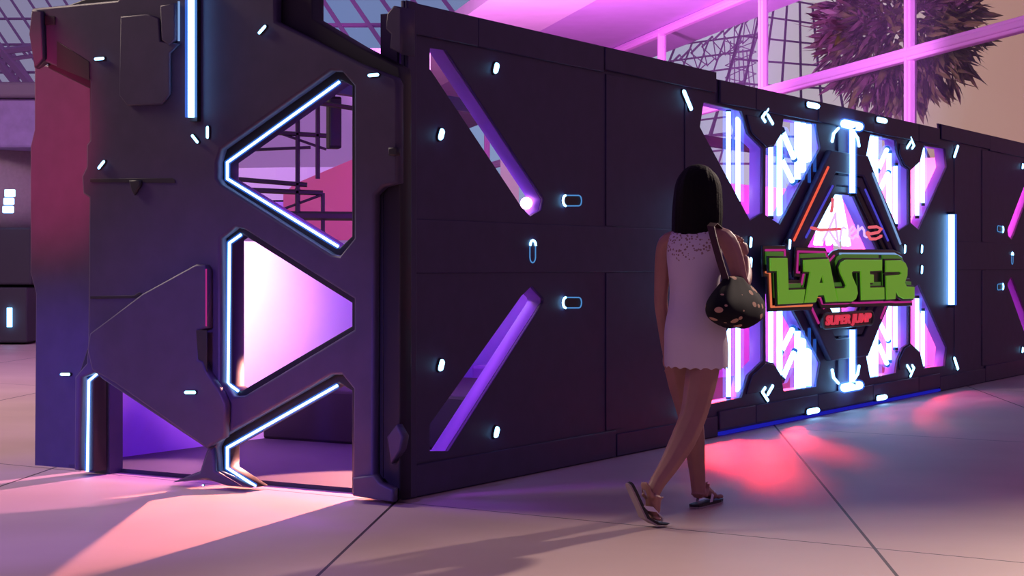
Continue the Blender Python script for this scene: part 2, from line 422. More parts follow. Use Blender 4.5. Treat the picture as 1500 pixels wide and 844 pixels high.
def dot(c, w=.006, h=.026, r=.017): return (c[0]-w, c[1]-h/2), (c[0]+w, c[1]+h/2)
for f in (ID, mx):
    for px, py in ((723.5, 100), (643, 197), (643, 535), (724, 633)):
        c = f(S(px, py)); p, q = dot(c); marker(p, q, .017)
    for (a, b) in (((826, 294), (846, 294)), ((778, 360), (778, 377)), ((826, 443.5), (846, 443.5))):
        pill(f(S(*a)), f(S(*b)))
    for g in (ID, mz):
        p, q = g(f(S(999, 135))), g(f(S(1009, 159))); marker(p, q, .016)
        pts = [S(1122, 160), S(1114, 172), S(1118, 178), S(1122, 169), S(1129, 181)]
        pts = [g(f(p)) for p in pts]
        marker(pts[0], pts[1], .012); marker(pts[1], pts[2], .012, house=False); marker(pts[3], pts[4], .013)
        a = S(1184, 147); c = g(f(a)); c = (c[0], c[1]-.04 if g is ID else .055); marker((c[0]-.09, c[1]), (c[0]+.09, c[1]), .022, -.035, 'neon')
        a, b, d = S(1226, 188), S(1219, 196), S(1217, 207)
        for s_ in (0,):
            pa, pb, pd = [g(f(v)) for v in (a, b, d)]
            marker(pa, pb, .011, house=False); marker(pb, pd, .012, house=False)
for px, py, dx in ((1097, 355, 0), (1146, 358, 0), (1316, 365, 0), (1348, 365, 0), (1348, 395, 0), (1097, 385, 0)):
    c = S(px, py); p, q = dot(c, .004, .05); marker(p, q, .013, -.055 if px in (1146, 1316) else -.012)
for px, py in ((590.5, 318.5), (590.5, 408.5)):
    c = S(px+4, py); marker(c, (c[0], c[1]+.005), .005, -.024, house=False)

# ================================================================== neon tubes (loose fixtures standing in the openings)
def neon_tube(pts, r, label, y=.05, group=None, halo=2.3, caps=True):
    """pts in side-wall coordinates; Empty at its lower end"""
    low = min(pts, key=lambda p: p[1])
    base = L2W(low[0], y, low[1])
    t = thing('neon_tube', label, 'neon light', base, ANG, group)
    P = [Vector((p[0]-low[0], 0, p[1]-low[1])) for p in pts]
    bm = bmesh.new(); add_tube(bm, P, r, 8); obj('tube', bm, M['neon'], t, True)
    if halo:
        bm = bmesh.new(); add_tube(bm, P, r*halo, 10); obj('halo', bm, M['halo'], t, True)  # halo of the tube drawn as a wider glowing shell
    for a, b in ((0, 1), (-1, -2)) if caps else ():
        bm = bmesh.new(); d = (P[b]-P[a]).normalized(); add_tube(bm, [P[a]-d*.022, P[a]+d*.004], r*1.15, 8)
        obj('end_cap', bm, M['dark'], t)
    return t
NG = 'neon tubes standing in the lattice windows'
def pxseg(*pts): return [S(x, y, .05) for x, y in pts]
T_out = [(pxseg((1067, 163), (1067, 270)), .017, 'outer upright'), (pxseg((1081, 160), (1081, 296)), .018, 'inner upright')]
T_in = [(pxseg((1129, 215), (1129, 317)), .019, 'shorter upright pier-side'),
        (pxseg((1142, 197), (1142, 327)), .022, 'long upright zigzag-side'),
        (pxseg((1146, 192), (1163, 232)), .020, 'upper slanted zigzag'),
        (pxseg((1144, 232), (1161, 266)), .020, 'lower slanted zigzag'),
        (pxseg((1168, 178), (1168, 264)), .024, 'first of three bunched upright'),
        (pxseg((1176, 180), (1176, 268)), .026, 'middle of three bunched upright'),
        (pxseg((1184, 182), (1184, 252)), .026, 'last of three bunched upright')]
for qn, f in QUADS:
    for pts, r, nm in T_out:
        neon_tube([f(p) for p in pts], r, f'{nm} white neon tube in the {qn} outer window', group=NG)
    for pts, r, nm in T_in:
        neon_tube([f(p) for p in pts], r, f'{nm} neon tube in the {qn} inner window', group=NG)
# centre "I" tubes
zc = S(1237, 184)[1]
zlow = S(1237, 284)[1]
for g, nm in ((ID, 'above'), (mz, 'below')):
    up = nm == 'above'
    neon_tube([g((XM, zc-.03)), (XM, zlow) if up else (XM, S(1237, 482)[1])], .024, f'tall upright neon tube on the wall {nm} the laser sign', -.066, halo=1.5)
    neon_tube([g((XM-.17, zc)), g((XM+.17, zc))], .034, f'short level neon bar {"crowning" if up else "under the foot of"} the centre tube {nm} the sign', -.062, halo=1.35, caps=False)
tb = S(1388, 314)[1]; tb2 = S(1388, 447)[1]; xx = S(1388, 390)[0]
neon_tube([(xx, tb2), (xx, tb)], .030, 'tall upright neon tube alone on the dark wall right of the sign', -.036, halo=1.6)
neon_tube([(2*XM-xx, tb2), (2*XM-xx, tb)], .030, 'tall upright neon tube on the dark wall behind the walking woman', -.036, halo=1.6)
# tubes glowing through the centre emblem opening
EMB = [('left slanted', [(-.36, 1.32), (-.05, 1.90)], .022), ('right slanted', [(.36, 1.32), (.05, 1.90)], .022), ('thick upright', [(0, 1.33), (0, 1.98)], .05),
       ('left zigzag', [(-.27, 1.32), (-.16, 1.56), (-.08, 1.32)], .024), ('right zigzag', [(.27, 1.32), (.16, 1.56), (.08, 1.32)], .024), ('lowest stubby', [(0, .62), (0, 1.0)], .06)]
for nm, pts, r in EMB:
    neon_tube([(XM+x, z) for x, z in pts], r, f'{nm} neon tube inside the emblem opening behind the script sign', .10, halo=0, caps=False)

# ================================================================== PORTAL (front end)
fr = lambda xo, *pts: [FR(x, y, xo) for x, y in pts]
X1, X2, X3 = -.17, -.11, -.01
lay1 = fr(X1, (46, 12), (172, 0), (190, -30), (394, -30), (403, -8), (403, 31), (522, 91), (578, 113), (582, 122), (582, 268), (560, 274), (548, 286), (546, 694), (553, 706),
          (574, 716), (574, 735), (515, 726), (517, 570), (500, 549), (485, 549), (323, 641), (315, 656), (318, 690), (366, 715), (335, 712), (300, 703), (250, 707), (292, 690), (302, 658), (150, 557), (138, 546),
          (118, 553), (115, 690), (108, 689), (109, 552), (126, 532), (128, 502), (130, 290), (121, 284), (119, 258), (126, 244), (126, 212), (131, 205), (131, 118), (83, 98), (64, 90), (49, 100), (42, 42), (47, 38))
holeA = fr(X1, (317, 238), (323, 219), (484, 104), (500, 105), (518, 126), (518, 349), (497, 375), (485, 373), (323, 270), (317, 261))
holeB = fr(X1, (322, 350), (344, 333), (357, 336), (518, 438), (518, 483), (357, 580), (341, 581), (322, 560))
plate('portal_frame', lay1, [holeA, holeB], M['portal'], cont, 'front', X1, X2, .014)
lay2 = fr(X2, (60, 22), (200, -30), (457, -30), (457, 27), (522, 66), (584, 98), (586, 110), (586, 732), (560, 728), (515, 723), (515, 573), (497, 562), (333, 655), (333, 686), (376, 714), (332, 708), (318, 696), (306, 690), (306, 652),
          (166, 556), (148, 547), (137, 556), (137, 691), (112, 689), (114, 552), (131, 500), (131, 130), (70, 100))
hA2 = fr(X2, (332, 238), (500, 119), (515, 126), (515, 346), (497, 363), (332, 262))
hB2 = fr(X2, (340, 352), (354, 343), (515, 444), (515, 478), (353, 573), (340, 566))
plate('portal_lining', lay2, [hA2, hB2], M['dark'], cont, 'front', X2, X3, .008)
# header boards that carry the roof line on the back of the portal
bm = bmesh.new(); yA, yB = FR(575, 100, 0)[0], FR(120, 100, 0)[0]
add_box(bm, (.06, (yA+.03), 1.2), (.10, .10, 2.4)); obj('portal_post', bm, M['portal'], cont)
bm = bmesh.new(); add_box(bm, (.06, FR(155, 600, .06)[0], 1.2), (.10, .16, 2.4)); obj('portal_post', bm, M['portal'], cont)
# side cheek on the far left
ck = fr(.10, (50, 92), (133, 108), (133, 692), (50, 690), (52, 430), (44, 400), (44, 215), (50, 190))
plate('side_cheek', ck, [], M['portal'], cont, 'front', .10, .16, .01)
def fplate(name, pts, x0, x1, m='portal', bev=.008):
    return plate(name, fr(x0, *pts), [], M[m], cont, 'front', x0, x1, bev)
fplate('corner_bracket', [(46, 14), (60, 16), (62, 86), (50, 99), (42, 50)], X1-.03, X1)
fplate('corner_bracket', [(62, 22), (80, 24), (80, 36), (62, 37)], X1-.006, X1, 'dark')
fplate('hatch_plate', [(176, 24), (215, 20), (232, 26), (234, 60), (262, 64), (248, 78), (248, 138), (236, 153), (186, 155), (174, 140)], X1-.02, X1)
fplate('hatch_plate', [(234, 8), (256, 4), (256, 58), (246, 66), (236, 58)], X1-.03, X1)
fplate('cover_panel', [(83, 60), (130, 90), (131, 118), (83, 98)], X1-.004, X1, 'dark')
fplate('wall_seam', [(132, 262), (252, 261), (256, 264), (256, 268), (132, 267)], X1-.004, X1, 'dark', .001)
fplate('latch', [(188, 264), (205, 264), (205, 272), (196, 286), (192, 280)], X1-.02, X1, 'dark')
fplate('wall_seam', [(132, 434), (196, 433), (204, 428), (208, 430), (198, 437), (132, 438)], X1-.004, X1, 'dark', .001)
hexp = [(127, 512), (131, 488), (208, 430), (286, 387), (299, 388), (303, 396), (303, 480), (290, 484), (290, 527), (297, 530), (302, 544), (322, 574), (330, 592), (328, 641), (302, 657), (168, 562), (134, 543)]
fplate('hexagon_panel', hexp, X1-.05, X1, 'portal', .012)
fplate('hexagon_inset', [(287, 484), (303, 484), (303, 545), (298, 530), (290, 526)], X1-.056, X1-.05, 'dark', .001)
fplate('portal_foot', [(252, 707), (292, 692), (303, 662), (312, 656), (314, 690), (352, 713), (330, 712), (302, 702)], X1-.03, X1, 'portal', .012)
fplate('trim_block', [(568, 216), (582, 216), (582, 228), (568, 228)], X1-.03, X1, 'dark')
fplate('column_foot', [(516, 700), (546, 696), (556, 708), (575, 717), (575, 736), (516, 727)], X1-.04, X1, 'portal', .01)
fplate('corner_fitting', [(566, 640), (580, 622), (590, 640), (586, 660), (572, 680)], X1+.02, X2+.02, 'portal', .01)
fplate('corner_fitting', [(566, 20), (576, 8), (588, 10), (588, 80), (570, 70), (572, 50), (564, 42)], X2+.02, X3+.04, 'portal', .01)
fplate('groove', [(556, 282), (561, 276), (561, 700), (556, 696)], X2-.004, X2, 'dark', .001)
# rims around the triangles
def rim(poly, w, name):
    plate(name, poly, [], M['portal'], cont, 'front', X1-.001, X1, .0005) if False else None
# neon edge strips
def strip(name, xo, pts, r=.007, m='strip', closed=False):
    P = [Vector((xo, *FR(x, y, xo))) for x, y in pts]
    bm = bmesh.new(); add_tube(bm, P, r, 8, closed=closed); obj(name, bm, M[m], cont)
    if m == 'strip':
        bm = bmesh.new(); add_tube(bm, P, r*2.1, 8, closed=closed); obj('strip_halo', bm, M['halo'], cont)  # glow of the strip drawn as a wider shell
strip('edge_light', X2-.007, [(497, 120), (333, 238), (333, 262), (495, 361)])
strip('edge_light', X2-.007, [(353, 344), (336, 356), (334, 562), (349, 573)])
strip('edge_light', X2-.007, [(494, 565), (333, 656), (333, 686), (374, 712)])
strip('edge_light', X2-.007, [(142, 548), (130, 558), (128, 691)])
strip('accent_light', X1-.05, [(302, 394), (302, 478)], .004, 'magenta_line')
strip('accent_light', X1-.012, [(262, 2), (262, 60)], .006, 'sky_line')
# portal's own tall tube
base = FR(281, 172, X1-.04); top = FR(281, -20, X1-.04)
t = thing('neon_tube', 'tall upright white neon tube mounted on the upper portal front', 'neon light', L2W(X1-.045, base[0], base[1]), ANG)
bm = bmesh.new(); add_tube(bm, [(0, 0, 0), (0, top[0]-base[0], top[1]-base[1])], .017, 8); obj('tube', bm, M['neon'], t, True)
bm = bmesh.new(); add_tube(bm, [(0, 0, 0), (0, top[0]-base[0], top[1]-base[1])], .032, 10); obj('halo', bm, M['halo'], t, True)  # glow shell, no physical part
bm = bmesh.new(); add_box(bm, (.032, 0, (top[1]-base[1])/2), (.03, .05, top[1]-base[1]+.04)); obj('mounting_rail', bm, M['dark'], t)
def fmarker(a, b, r=.008, xo=X1-.012):
    A, B = FR(*a, xo), FR(*b, xo)
    for rr, m, dx, nm in ((r*1.5, 'dark', r*1.1, 'marker_housing'), (r, 'neon_soft', 0, 'marker_light')):
        bm = bmesh.new(); p, q = Vector((xo+dx, *A)), Vector((xo+dx, *B)); d = (q-p).normalized()
        add_tube(bm, [p-d*rr, p-d*rr*.6, p, q, q+d*rr*.6, q+d*rr], [rr*.3, rr*.8, rr, rr, rr*.8, rr*.3], 8); obj(nm, bm, M[m], cont)
fmarker((140, 86.5), (151, 85.5)); fmarker((380, 48), (388, 39)); fmarker((541, 110.5), (553, 109.5)); fmarker((145, 246), (152, 237))
fmarker((282, 199), (289, 208)); fmarker((304, 187), (304, 201)); fmarker((90, 548.5), (101, 548.5), xo=.085); fmarker((272, 575), (285, 575), xo=X1-.062)
fmarker((297, 711), (298, 711), .004, X1-.04)
# small pink spot lamp at the slot's tip, inside the wall
sx, sz = S(771, 298, .10)
lamp = obj('slot_lamp', (lambda b: (bmesh.ops.create_uvsphere(b, u_segments=12, v_segments=8, radius=.035), b)[1])(bmesh.new()), M['pink_lamp'], cont, True)
lamp.location = (sx, .10, sz); tag(lamp, 'small glowing pink lamp at the tip of the upper slot')

# ================================================================== SIGNS
def sg(cx, cy, yo): return S(1080+cx/5, 340+cy/5, yo)
def add_poly_plate(name, pts, m, parent, y0, y1, origin, bevel=.006, offset=0., hs=()):
    sub = lambda P: [(p[0]-origin[0], p[1]-origin[1]) for p in P]
    return plate(name, sub(pts), [sub(h) for h in hs], m, parent, 'side', y0, y1, bevel, offset)
ys = -.125
org = S(1237, 455, ys)
sign = thing('arena_sign', 'wide illuminated sign reading LASER in bright green block letters, hung on the container wall', 'sign', L2W(org[0], 0, org[1]), ANG)
outline = [(250, 133), (390, 132), (397, 385), (512, 383), (530, 297), (480, 295), (487, 142), (688, 148), (712, 215), (750, 172), (790, 158), (1190, 158), (1235, 182), (1258, 240), (1260, 325), (1248, 370), (1300, 370),
           (1313, 512), (1195, 515), (1160, 512), (905, 520), (870, 515), (845, 522), (740, 525), (664, 525), (646, 476), (602, 478), (586, 538), (292, 548), (281, 296), (252, 294)]
P = [sg(x, y, ys) for x, y in outline]
add_poly_plate('backing', P, M['sign_black'], sign, -.075, -.055, org, .006, .035)
def letter(name, pts, hs=()):
    f_ = [sg(x, y, ys) for x, y in pts]; h_ = [[sg(x, y, ys) for x, y in h] for h in hs]
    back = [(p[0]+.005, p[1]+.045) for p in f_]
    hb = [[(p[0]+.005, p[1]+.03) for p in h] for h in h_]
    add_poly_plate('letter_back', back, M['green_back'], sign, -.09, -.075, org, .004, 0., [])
    add_poly_plate('letter_shadow', f_, M['sign_black'], sign, -.108, -.09, org, .003, .014, [])
    o = add_poly_plate(name, f_, M['green'], sign, -.122, -.108, org, .004, 0., h_)
letter('letter', [(250, 190), (372, 190), (381, 425), (503, 420), (489, 520), (312, 530), (304, 285), (252, 285)])
letter('letter', [(495, 205), (676, 196), (738, 510), (662, 514), (648, 462), (597, 465), (580, 515), (503, 519), (543, 292), (497, 290)], [[(606, 374), (628, 312), (640, 372)]])
letter('letter', [(1065, 203), (800, 203), (770, 222), (755, 258), (764, 300), (795, 365), (806, 392), (796, 411), (728, 413), (746, 510), (850, 508), (874, 490), (888, 450), (880, 400), (846, 320), (844, 297), (855, 287), (912, 287), (918, 500),
                  (1083, 493), (1081, 405), (978, 408), (976, 373), (1004, 371), (1004, 312), (977, 310), (976, 287), (1065, 282)])
letter('letter', [(1096, 208), (1205, 206), (1235, 225), (1252, 262), (1250, 320), (1232, 370), (1246, 398), (1303, 402), (1303, 488), (1225, 490), (1190, 470), (1168, 425), (1163, 490), (1102, 495), (1098, 320), (1198, 313), (1210, 302), (1198, 291), (1096, 293)])
def sline(idx, m, lab):
    bm = bmesh.new(); add_tube(bm, [(P[i][0]-org[0], -.08, P[i][1]-org[1]) for i in idx], .008, 6)
    tag(obj('outline_light', bm, M[m], sign), lab)
sline(range(0, 10), 'magenta_line', 'magenta outline line along the upper left letters')
sline(range(10, 17), 'sky_line', 'pale blue outline line over the right letters')
sline(range(17, 26), 'magenta_line', 'magenta outline line under the right letters')
sline(list(range(25, 31)), 'orange_line', 'orange outline line around the lower left letters')
bm = bmesh.new()
for dx in (-1.0, 0, .9): add_box(bm, (dx, -.03, .35), (.08, .062, .2))
obj('bracket', bm, M['dark'], sign)
# plaque
yp = -.085
pc = S(1243, 468, yp); pl, pr = S(1206, 470, yp), S(1280, 466, yp)
hw = (pr[0]-pl[0])/2; hh = (S(1243, 457, yp)[1]-S(1243, 479, yp)[1])/2
plq = thing('plaque', 'small dark rounded plaque reading SUPER JUMP in red, under the green sign', 'sign', L2W(pc[0], 0, pc[1]), ANG)
def rrect(w, h, r, n=5):
    o = []
    for cx, cy, a0 in ((w-r, h-r, 0), (-w+r, h-r, 90), (-w+r, -h+r, 180), (w-r, -h+r, 270)):
        for i in range(n+1):
            a = math.radians(a0+90*i/n); o.append((cx+math.cos(a)*r, cy+math.sin(a)*r))
    return o
plate('board', rrect(hw, hh, .05), [], M['sign_black'], plq, 'side', -.085, -.05, .006)
bm = bmesh.new(); add_tube(bm, [(x, -.087, z) for x, z in rrect(hw-.005, hh-.005, .05)], .010, 6, closed=True); obj('rim', bm, M['green_rim'], plq)
bm = bmesh.new(); add_box(bm, (-hw*.6, -.027, 0), (.05, .05, .06)); add_box(bm, (hw*.6, -.027, 0), (.05, .05, .06)); obj('bracket', bm, M['dark'], plq)
def text_bm(s, size, ext, bev=.0):
    cu = bpy.data.curves.new('tmp', 'FONT'); cu.body = s; cu.size = size; cu.extrude = ext; cu.align_x = 'CENTER'; cu.align_y = 'CENTER'; cu.offset = .006
    o = bpy.data.objects.new('tmp', cu); COL.objects.link(o)
    me = bpy.data.meshes.new_from_object(o.evaluated_get(bpy.context.evaluated_depsgraph_get()))
    bpy.data.objects.remove(o); bpy.data.curves.remove(cu)
    bm = bmesh.new(); bm.from_mesh(me); bpy.data.meshes.remove(me); return bm
bm = text_bm('SUPER JUMP', .155, .006)
xsz = max(v.co.x for v in bm.verts)-min(v.co.x for v in bm.verts); k = (hw*2-.13)/xsz
for v in bm.verts: a, b, c = v.co; v.co = (a*k+b*.18, -.09+c, b*.62)
obj('lettering', bm, M['red_text'], plq)
# script neon "Arena"
ya = -.09
def ar(cx, cy): return S(1140+cx/4.44, 180+cy/4.44, ya)
orga = ar(430, 740)
scr = thing('script_sign', 'thin red and pink neon script reading Arena, above the green sign', 'sign', L2W(orga[0], 0, orga[1]), ANG)
strokes = [('letter_stroke', 'script', [(355, 490), (352, 540), (345, 582)]), ('letter_stroke', 'script', [(215, 683), (245, 690), (275, 697), (340, 694), (402, 690)]),
           ('letter_stroke', 'script_white', [(290, 770), (330, 690), (372, 592), (378, 700), (392, 795), (330, 700)]), ('letter_stroke', 'script_white', [(402, 760), (412, 690), (425, 680), (440, 690)]),
           ('letter_stroke', 'script_white', [(458, 735), (480, 715), (500, 690), (485, 672), (464, 700), (462, 740), (485, 755), (508, 730)]), ('letter_stroke', 'script_white', [(515, 750), (520, 680), (524, 700), (545, 678), (558, 700), (560, 735), (575, 745)]),
           ('letter_stroke', 'script', [(590, 680), (640, 676), (670, 690), (652, 712), (600, 722), (580, 712)]), ('letter_stroke', 'script', [(575, 715), (600, 756), (635, 755), (668, 740), (668, 728)])]
for nm, m, pts in strokes:
    Q = [ar(*p) for p in pts]
    bm = bmesh.new(); add_tube(bm, [(q[0]-orga[0], ya, q[1]-orga[1]) for q in Q], .012 if m == 'script' else .009, 6); obj(nm, bm, M[m], scr)

# ================================================================== SETTING
def polyslab(name, pts, m, thick=.1, parent=None, vec=None):
    bm = bmesh.new(); vs = [bm.verts.new(p) for p in pts]; f = bm.faces.new(vs); f.normal_update()
    r = bmesh.ops.extrude_face_region(bm, geom=[f]); v = Vector(vec) if vec else Vector((0, 0, thick))
    bmesh.ops.translate(bm, vec=v, verts=[x for x in r['geom'] if isinstance(x, bmesh.types.BMVert)])
    return obj(name, bm, m, parent)
tag(polyslab('floor', [(-40, -6, 0), (40, -6, 0), (40, 90, 0), (-40, 90, 0)], M['floor'], vec=(0, 0, -.1)), kind='structure')
CW = lambda t, z, off=0.0: Vector((5.6-.228*t+off*.974, 24+.974*t+off*.228, z))
# ceiling slab (two strips) along the curtain wall
def cstrip(o0, o1, z0, z1, t0, t1, name, m, th=.25):
    a = [CW(t0, z0, o0), CW(t0, z1, o1), CW(t1, z1, o1), CW(t1, z0, o0)]
    return polyslab(name, a, m, vec=(0, 0, th))
tag(cstrip(-4.25, -2.3, 6.0, 6.02, -9, 60, 'ceiling', M['ceiling']), kind='structure')
tag(cstrip(-2.3, 1.35, 6.02, 6.02, -9, 60, 'ceiling', M['ceiling_shaded']), kind='structure')
# curtain wall: frame with panes
cw = empty('window_1', CW(0, 0)); cw['kind'] = 'structure'
inv = Matrix.Translation(-CW(0, 0))
Rz = Matrix.Rotation(math.atan2(.974, -.228), 3, 'Z')
for k in range(-1, 6):
    p = CW(k*5.57, 0)-CW(0, 0)
    bm = bmesh.new(); add_box(bm, (p.x, p.y, 3.0), (.07, .17, 6.0), Rz, .012); add_box(bm, (p.x, p.y, 3.0), (.14, .09, 6.0), Rz, .012); obj('window_post', bm, M['frame'], cw)
for z, hgt in ((4.13, .19), (5.93, .16), (2.2, .16)):
    bm = bmesh.new(); p = CW(11.1, z)-CW(0, 0)
    add_box(bm, (p.x, p.y, z), (34, .14, hgt), Rz, .02); add_box(bm, (p.x, p.y, z), (34, .18, hgt*.5), Rz, .02); obj('window_rail', bm, M['frame'], cw)
for k in range(-1, 5):
    a, b = CW(k*5.57+.1, 0)-CW(0, 0), CW((k+1)*5.57-.1, 0)-CW(0, 0)
    bm = bmesh.new(); vs = [bm.verts.new(v) for v in ((a.x, a.y, .05), (b.x, b.y, .05), (b.x, b.y, 5.85), (a.x, a.y, 5.85))]; bm.faces.new(vs); obj('pane', bm, M['glass'], cw)
# glazed domes: bar lattices with panes
def lattice(root, corners, nu, nv, r, mbar, mpane, du=0, name='mullion'):
    bl, br, tr, tl = [Vector(c) for c in corners]
    pt = lambda u, v: (bl*(1-u)+br*u)*(1-v)+(tl*(1-u)+tr*u)*v
    bm = bmesh.new()
    for i in range(nu+1): add_tube(bm, [pt(i/nu, 0), pt(i/nu, .5), pt(i/nu, 1)], r, 4)
    obj(name, bm, mbar, root)
    bm = bmesh.new()
    for j in range(nv+1): add_tube(bm, [pt(0, j/nv), pt(.5, j/nv), pt(1, j/nv)], r*.8, 4)
    obj('cross_bar', bm, mbar, root)
    bm = bmesh.new(); g = [[bm.verts.new(pt(i/4, j/4)) for i in range(5)] for j in range(5)]
    for j in range(4):
        for i in range(4): bm.faces.new((g[j][i], g[j][i+1], g[j+1][i+1], g[j+1][i]))
    obj('pane', bm, mpane, root)
dm = thing('glass_pyramid', 'sloping glass pyramid with a dark square grid, behind the hanging plant ball', 'building', W(1230, 400, 40)*Vector((1, 1, 0)) if False else (W(1230, 390, 40).x, 40, 0))
def rel(root, pts): return [Vector(p)-root.location for p in pts]
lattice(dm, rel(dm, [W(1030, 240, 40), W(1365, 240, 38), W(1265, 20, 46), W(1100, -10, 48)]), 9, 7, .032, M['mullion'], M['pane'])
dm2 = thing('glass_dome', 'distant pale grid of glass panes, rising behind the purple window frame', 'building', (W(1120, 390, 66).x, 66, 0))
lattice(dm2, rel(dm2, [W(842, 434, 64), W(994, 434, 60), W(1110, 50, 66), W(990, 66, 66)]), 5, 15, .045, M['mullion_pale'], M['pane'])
bm = bmesh.new()
for i in range(9):
    a, b = W(980+i*16, 96-i*9, 55), W(996+i*16, 80-i*9, 55); add_tube(bm, [a-dm2.location, b-dm2.location], .035, 4)
    a2, b2 = W(1010+i*13, 112-i*8, 55), W(1023+i*13, 100-i*8, 55); add_tube(bm, [a2-dm2.location, b2-dm2.location], .02, 4)
    add_tube(bm, [a-dm2.location, a2-dm2.location, b-dm2.location], .018, 4)
for i in range(6):
    x = 1070+i*6; add_tube(bm, [W(x, 60+i*4, 56)-dm2.location, W(x-3+i*3, 190, 56)-dm2.location], .02, 4)
    add_tube(bm, [W(1062, 60+i*18, 56)-dm2.location, W(1108, 76+i*16, 56)-dm2.location], .015, 4)
    add_tube(bm, [W(1062, 78+i*18, 56)-dm2.location, W(1108, 60+i*16, 56)-dm2.location], .015, 4)
obj('truss', bm, M['mullion_pale'], dm2)
rf = empty('glass_roof', (W(560, 390, 52).x, 52, 0)); rf['kind'] = 'structure'
lattice(rf, rel(rf, [W(470, 130, 50), W(800, 130, 46), W(665, -40, 56), W(365, -40, 60)]), 7, 4, .09, M['frame'], M['roof_pane'])
rf2 = empty('glass_roof', (W(40, 390, 52).x, 52, 0)); rf2['kind'] = 'structure'
lattice(rf2, rel(rf2, [W(-90, 150, 50), W(215, 150, 46), W(95, -40, 56), W(-230, -40, 60)]), 13, 5, .05, M['roof_bar'], M['roof_pane'])
bm = bmesh.new()
def bar(p, q, r=.08): add_tube(bm, [p-rf2.location, q-rf2.location], r, 5)
bar(W(-60, 84, 44), W(120, 60, 44), .10); bar(W(-60, 97, 44), W(120, 72, 44), .06)
for i in range(8): bar(W(-50+i*20, 82-i*2.7, 44), W(-40+i*20, 94-i*2.7, 44), .04)
bar(W(-10, 60, 44), W(50, 130, 44), .12); bar(W(-10, 80, 44), W(30, 130, 44), .12)
for i in range(6): bar(W(-8+i*9, 62+i*11, 44), W(-14+i*9, 84+i*10, 44), .07)
obj('truss', bm, M['roof_bar'], rf2)

# ---- kiosk at far left
ky = 25.0
kx = W(0, 390, ky).x
kio = thing('kiosk', 'tiered kiosk with lavender fascia and dark base carrying small lights, at the far left', 'kiosk', (kx-3.5, ky+2, 0))
def kz(py): return H-(py-HY)/F*ky
xr = W(46, 390, ky).x-(kx-3.5)
bm = bmesh.new(); zt_ = kz(333); zm_ = kz(420); zb_ = kz(503)
add_box(bm, (xr-4, 0, (zt_+zm_)/2+.012), (8, 4, zt_-zm_-.03), bevel=.03); add_box(bm, (xr-4.02, 0, (zm_+zb_)/2), (7.94, 4.06, zm_-zb_-.02), bevel=.03); obj('base', bm, M['kiosk_dark'], kio)
bm = bmesh.new(); r = [[(xr-3.6+3.55*math.cos(a)*k_, -.0+2.0*math.sin(a)*k_, z) for a in [2*PI*i/40 for i in range(40)]] for z, k_ in ((zt_, 1.0), (zt_+.3, 1.03), (kz(215), 1.06))]
loft(bm, r); obj('drum', bm, M['kiosk_beige'], kio, True)
bm = bmesh.new(); add_box(bm, (xr-3.0, .3, (kz(215)+kz(142))/2), (8.0, 4.2, kz(142)-kz(215)), bevel=.04); obj('fascia', bm, M['kiosk_lav'], kio)
bm = bmesh.new(); add_box(bm, (xr-3.0, .3, (kz(142)+kz(119))/2), (8.3, 4.5, kz(119)-kz(142)), bevel=.04); obj('cornice', bm, M['kiosk_grey'], kio)
for px, py, w, h in ((14.5, 283, .15, .11), (13, 295, .15, .10), (12, 307, .16, .10)):
    p = W(px, py, ky-.10)-kio.location; bm = bmesh.new(); add_box(bm, p, (w, .06, h), bevel=.015); obj('panel_light', bm, M['neon_soft'], kio)
p = W(14, 465, ky-.06)-kio.location; bm = bmesh.new(); add_tube(bm, [p+Vector((0, 0, -.14)), p+Vector((0, 0, .14))], .04, 8); obj('panel_light', bm, M['neon_soft'], kio)

# ---- things behind the container (seen through the openings)
wl = tag(polyslab('wall_rear', [(-5.7, 27, 0), (-1.3, 27, 0), (-1.3, 27, 4.6), (-5.7, 27, 4.6)], M['balcony'], vec=(0, .2, 0)), kind='structure')
bal = thing('balcony', 'curved lavender balcony seen through the upper portal triangle', 'balcony', (-3.2, 21, 0))
bm = bmesh.new()
def arc(cx, cy, r, z, a0, a1, n=20): return [(cx+r*math.cos(math.radians(a0+(a1-a0)*i/n)), cy+r*math.sin(math.radians(a0+(a1-a0)*i/n)), z) for i in range(n+1)]
outer = arc(1.2, 2.4, 3.6, 0, 180, 300); inner = arc(1.2, 2.4, 2.6, 0, 180, 300)
ring = [[(*p[:2], z) for p in o] for o, z in ((outer, 1.92), (outer, 2.30), (inner, 2.30), (inner, 1.92))]
loft(bm, [list(x) for x in zip(*ring)])
obj('parapet', bm, M['balcony'], bal)
bm = bmesh.new(); loft(bm, [[(x*.99, y, 1.9) for x, y, _ in outer], [(x*.99, y, 1.78) for x, y, _ in outer]], closed=True); obj('slab', bm, M['lining'], bal)
pk = thing('ramp_wall', 'hot pink ramp wall rising to the right, seen through the upper triangle', 'wall panel', (W(470, 390, 15.5).x, 15.5, 0))
b_ = rel(pk, [W(415, 352, 15.5), W(560, 352, 15.3), W(560, 215, 15.3), W(430, 270, 15.5), W(415, 285, 15.5)])
polyslab('panel', b_, M['pinkwall'], parent=pk, vec=(0, .12, 0))
bm = bmesh.new(); add_box(bm, (0, .2, .62), (1.1, .4, 1.23)); obj('foot', bm, M['dark'], pk)
rl = thing('railing', 'dark steel railing and light truss, seen through the upper portal triangle', 'railing', (W(450, 390, 13.0).x, 13.0, 0))
bm = bmesh.new()
def rb(a, b, r=.018, y=13.0): add_tube(bm, [W(*a, y)-rl.location, W(*b, y)-rl.location], r, 6)
rb((436, 150), (436, 276)); rb((465.5, 140), (465.5, 262)); rb((380, 193), (478, 199)); rb((460, 150), (520, 159)); rb((360, 220), (455, 216), .012); rb((418, 172), (436, 174)); rb((412, 196), (478, 219), .010)
obj('truss', bm, M['steel'], rl)
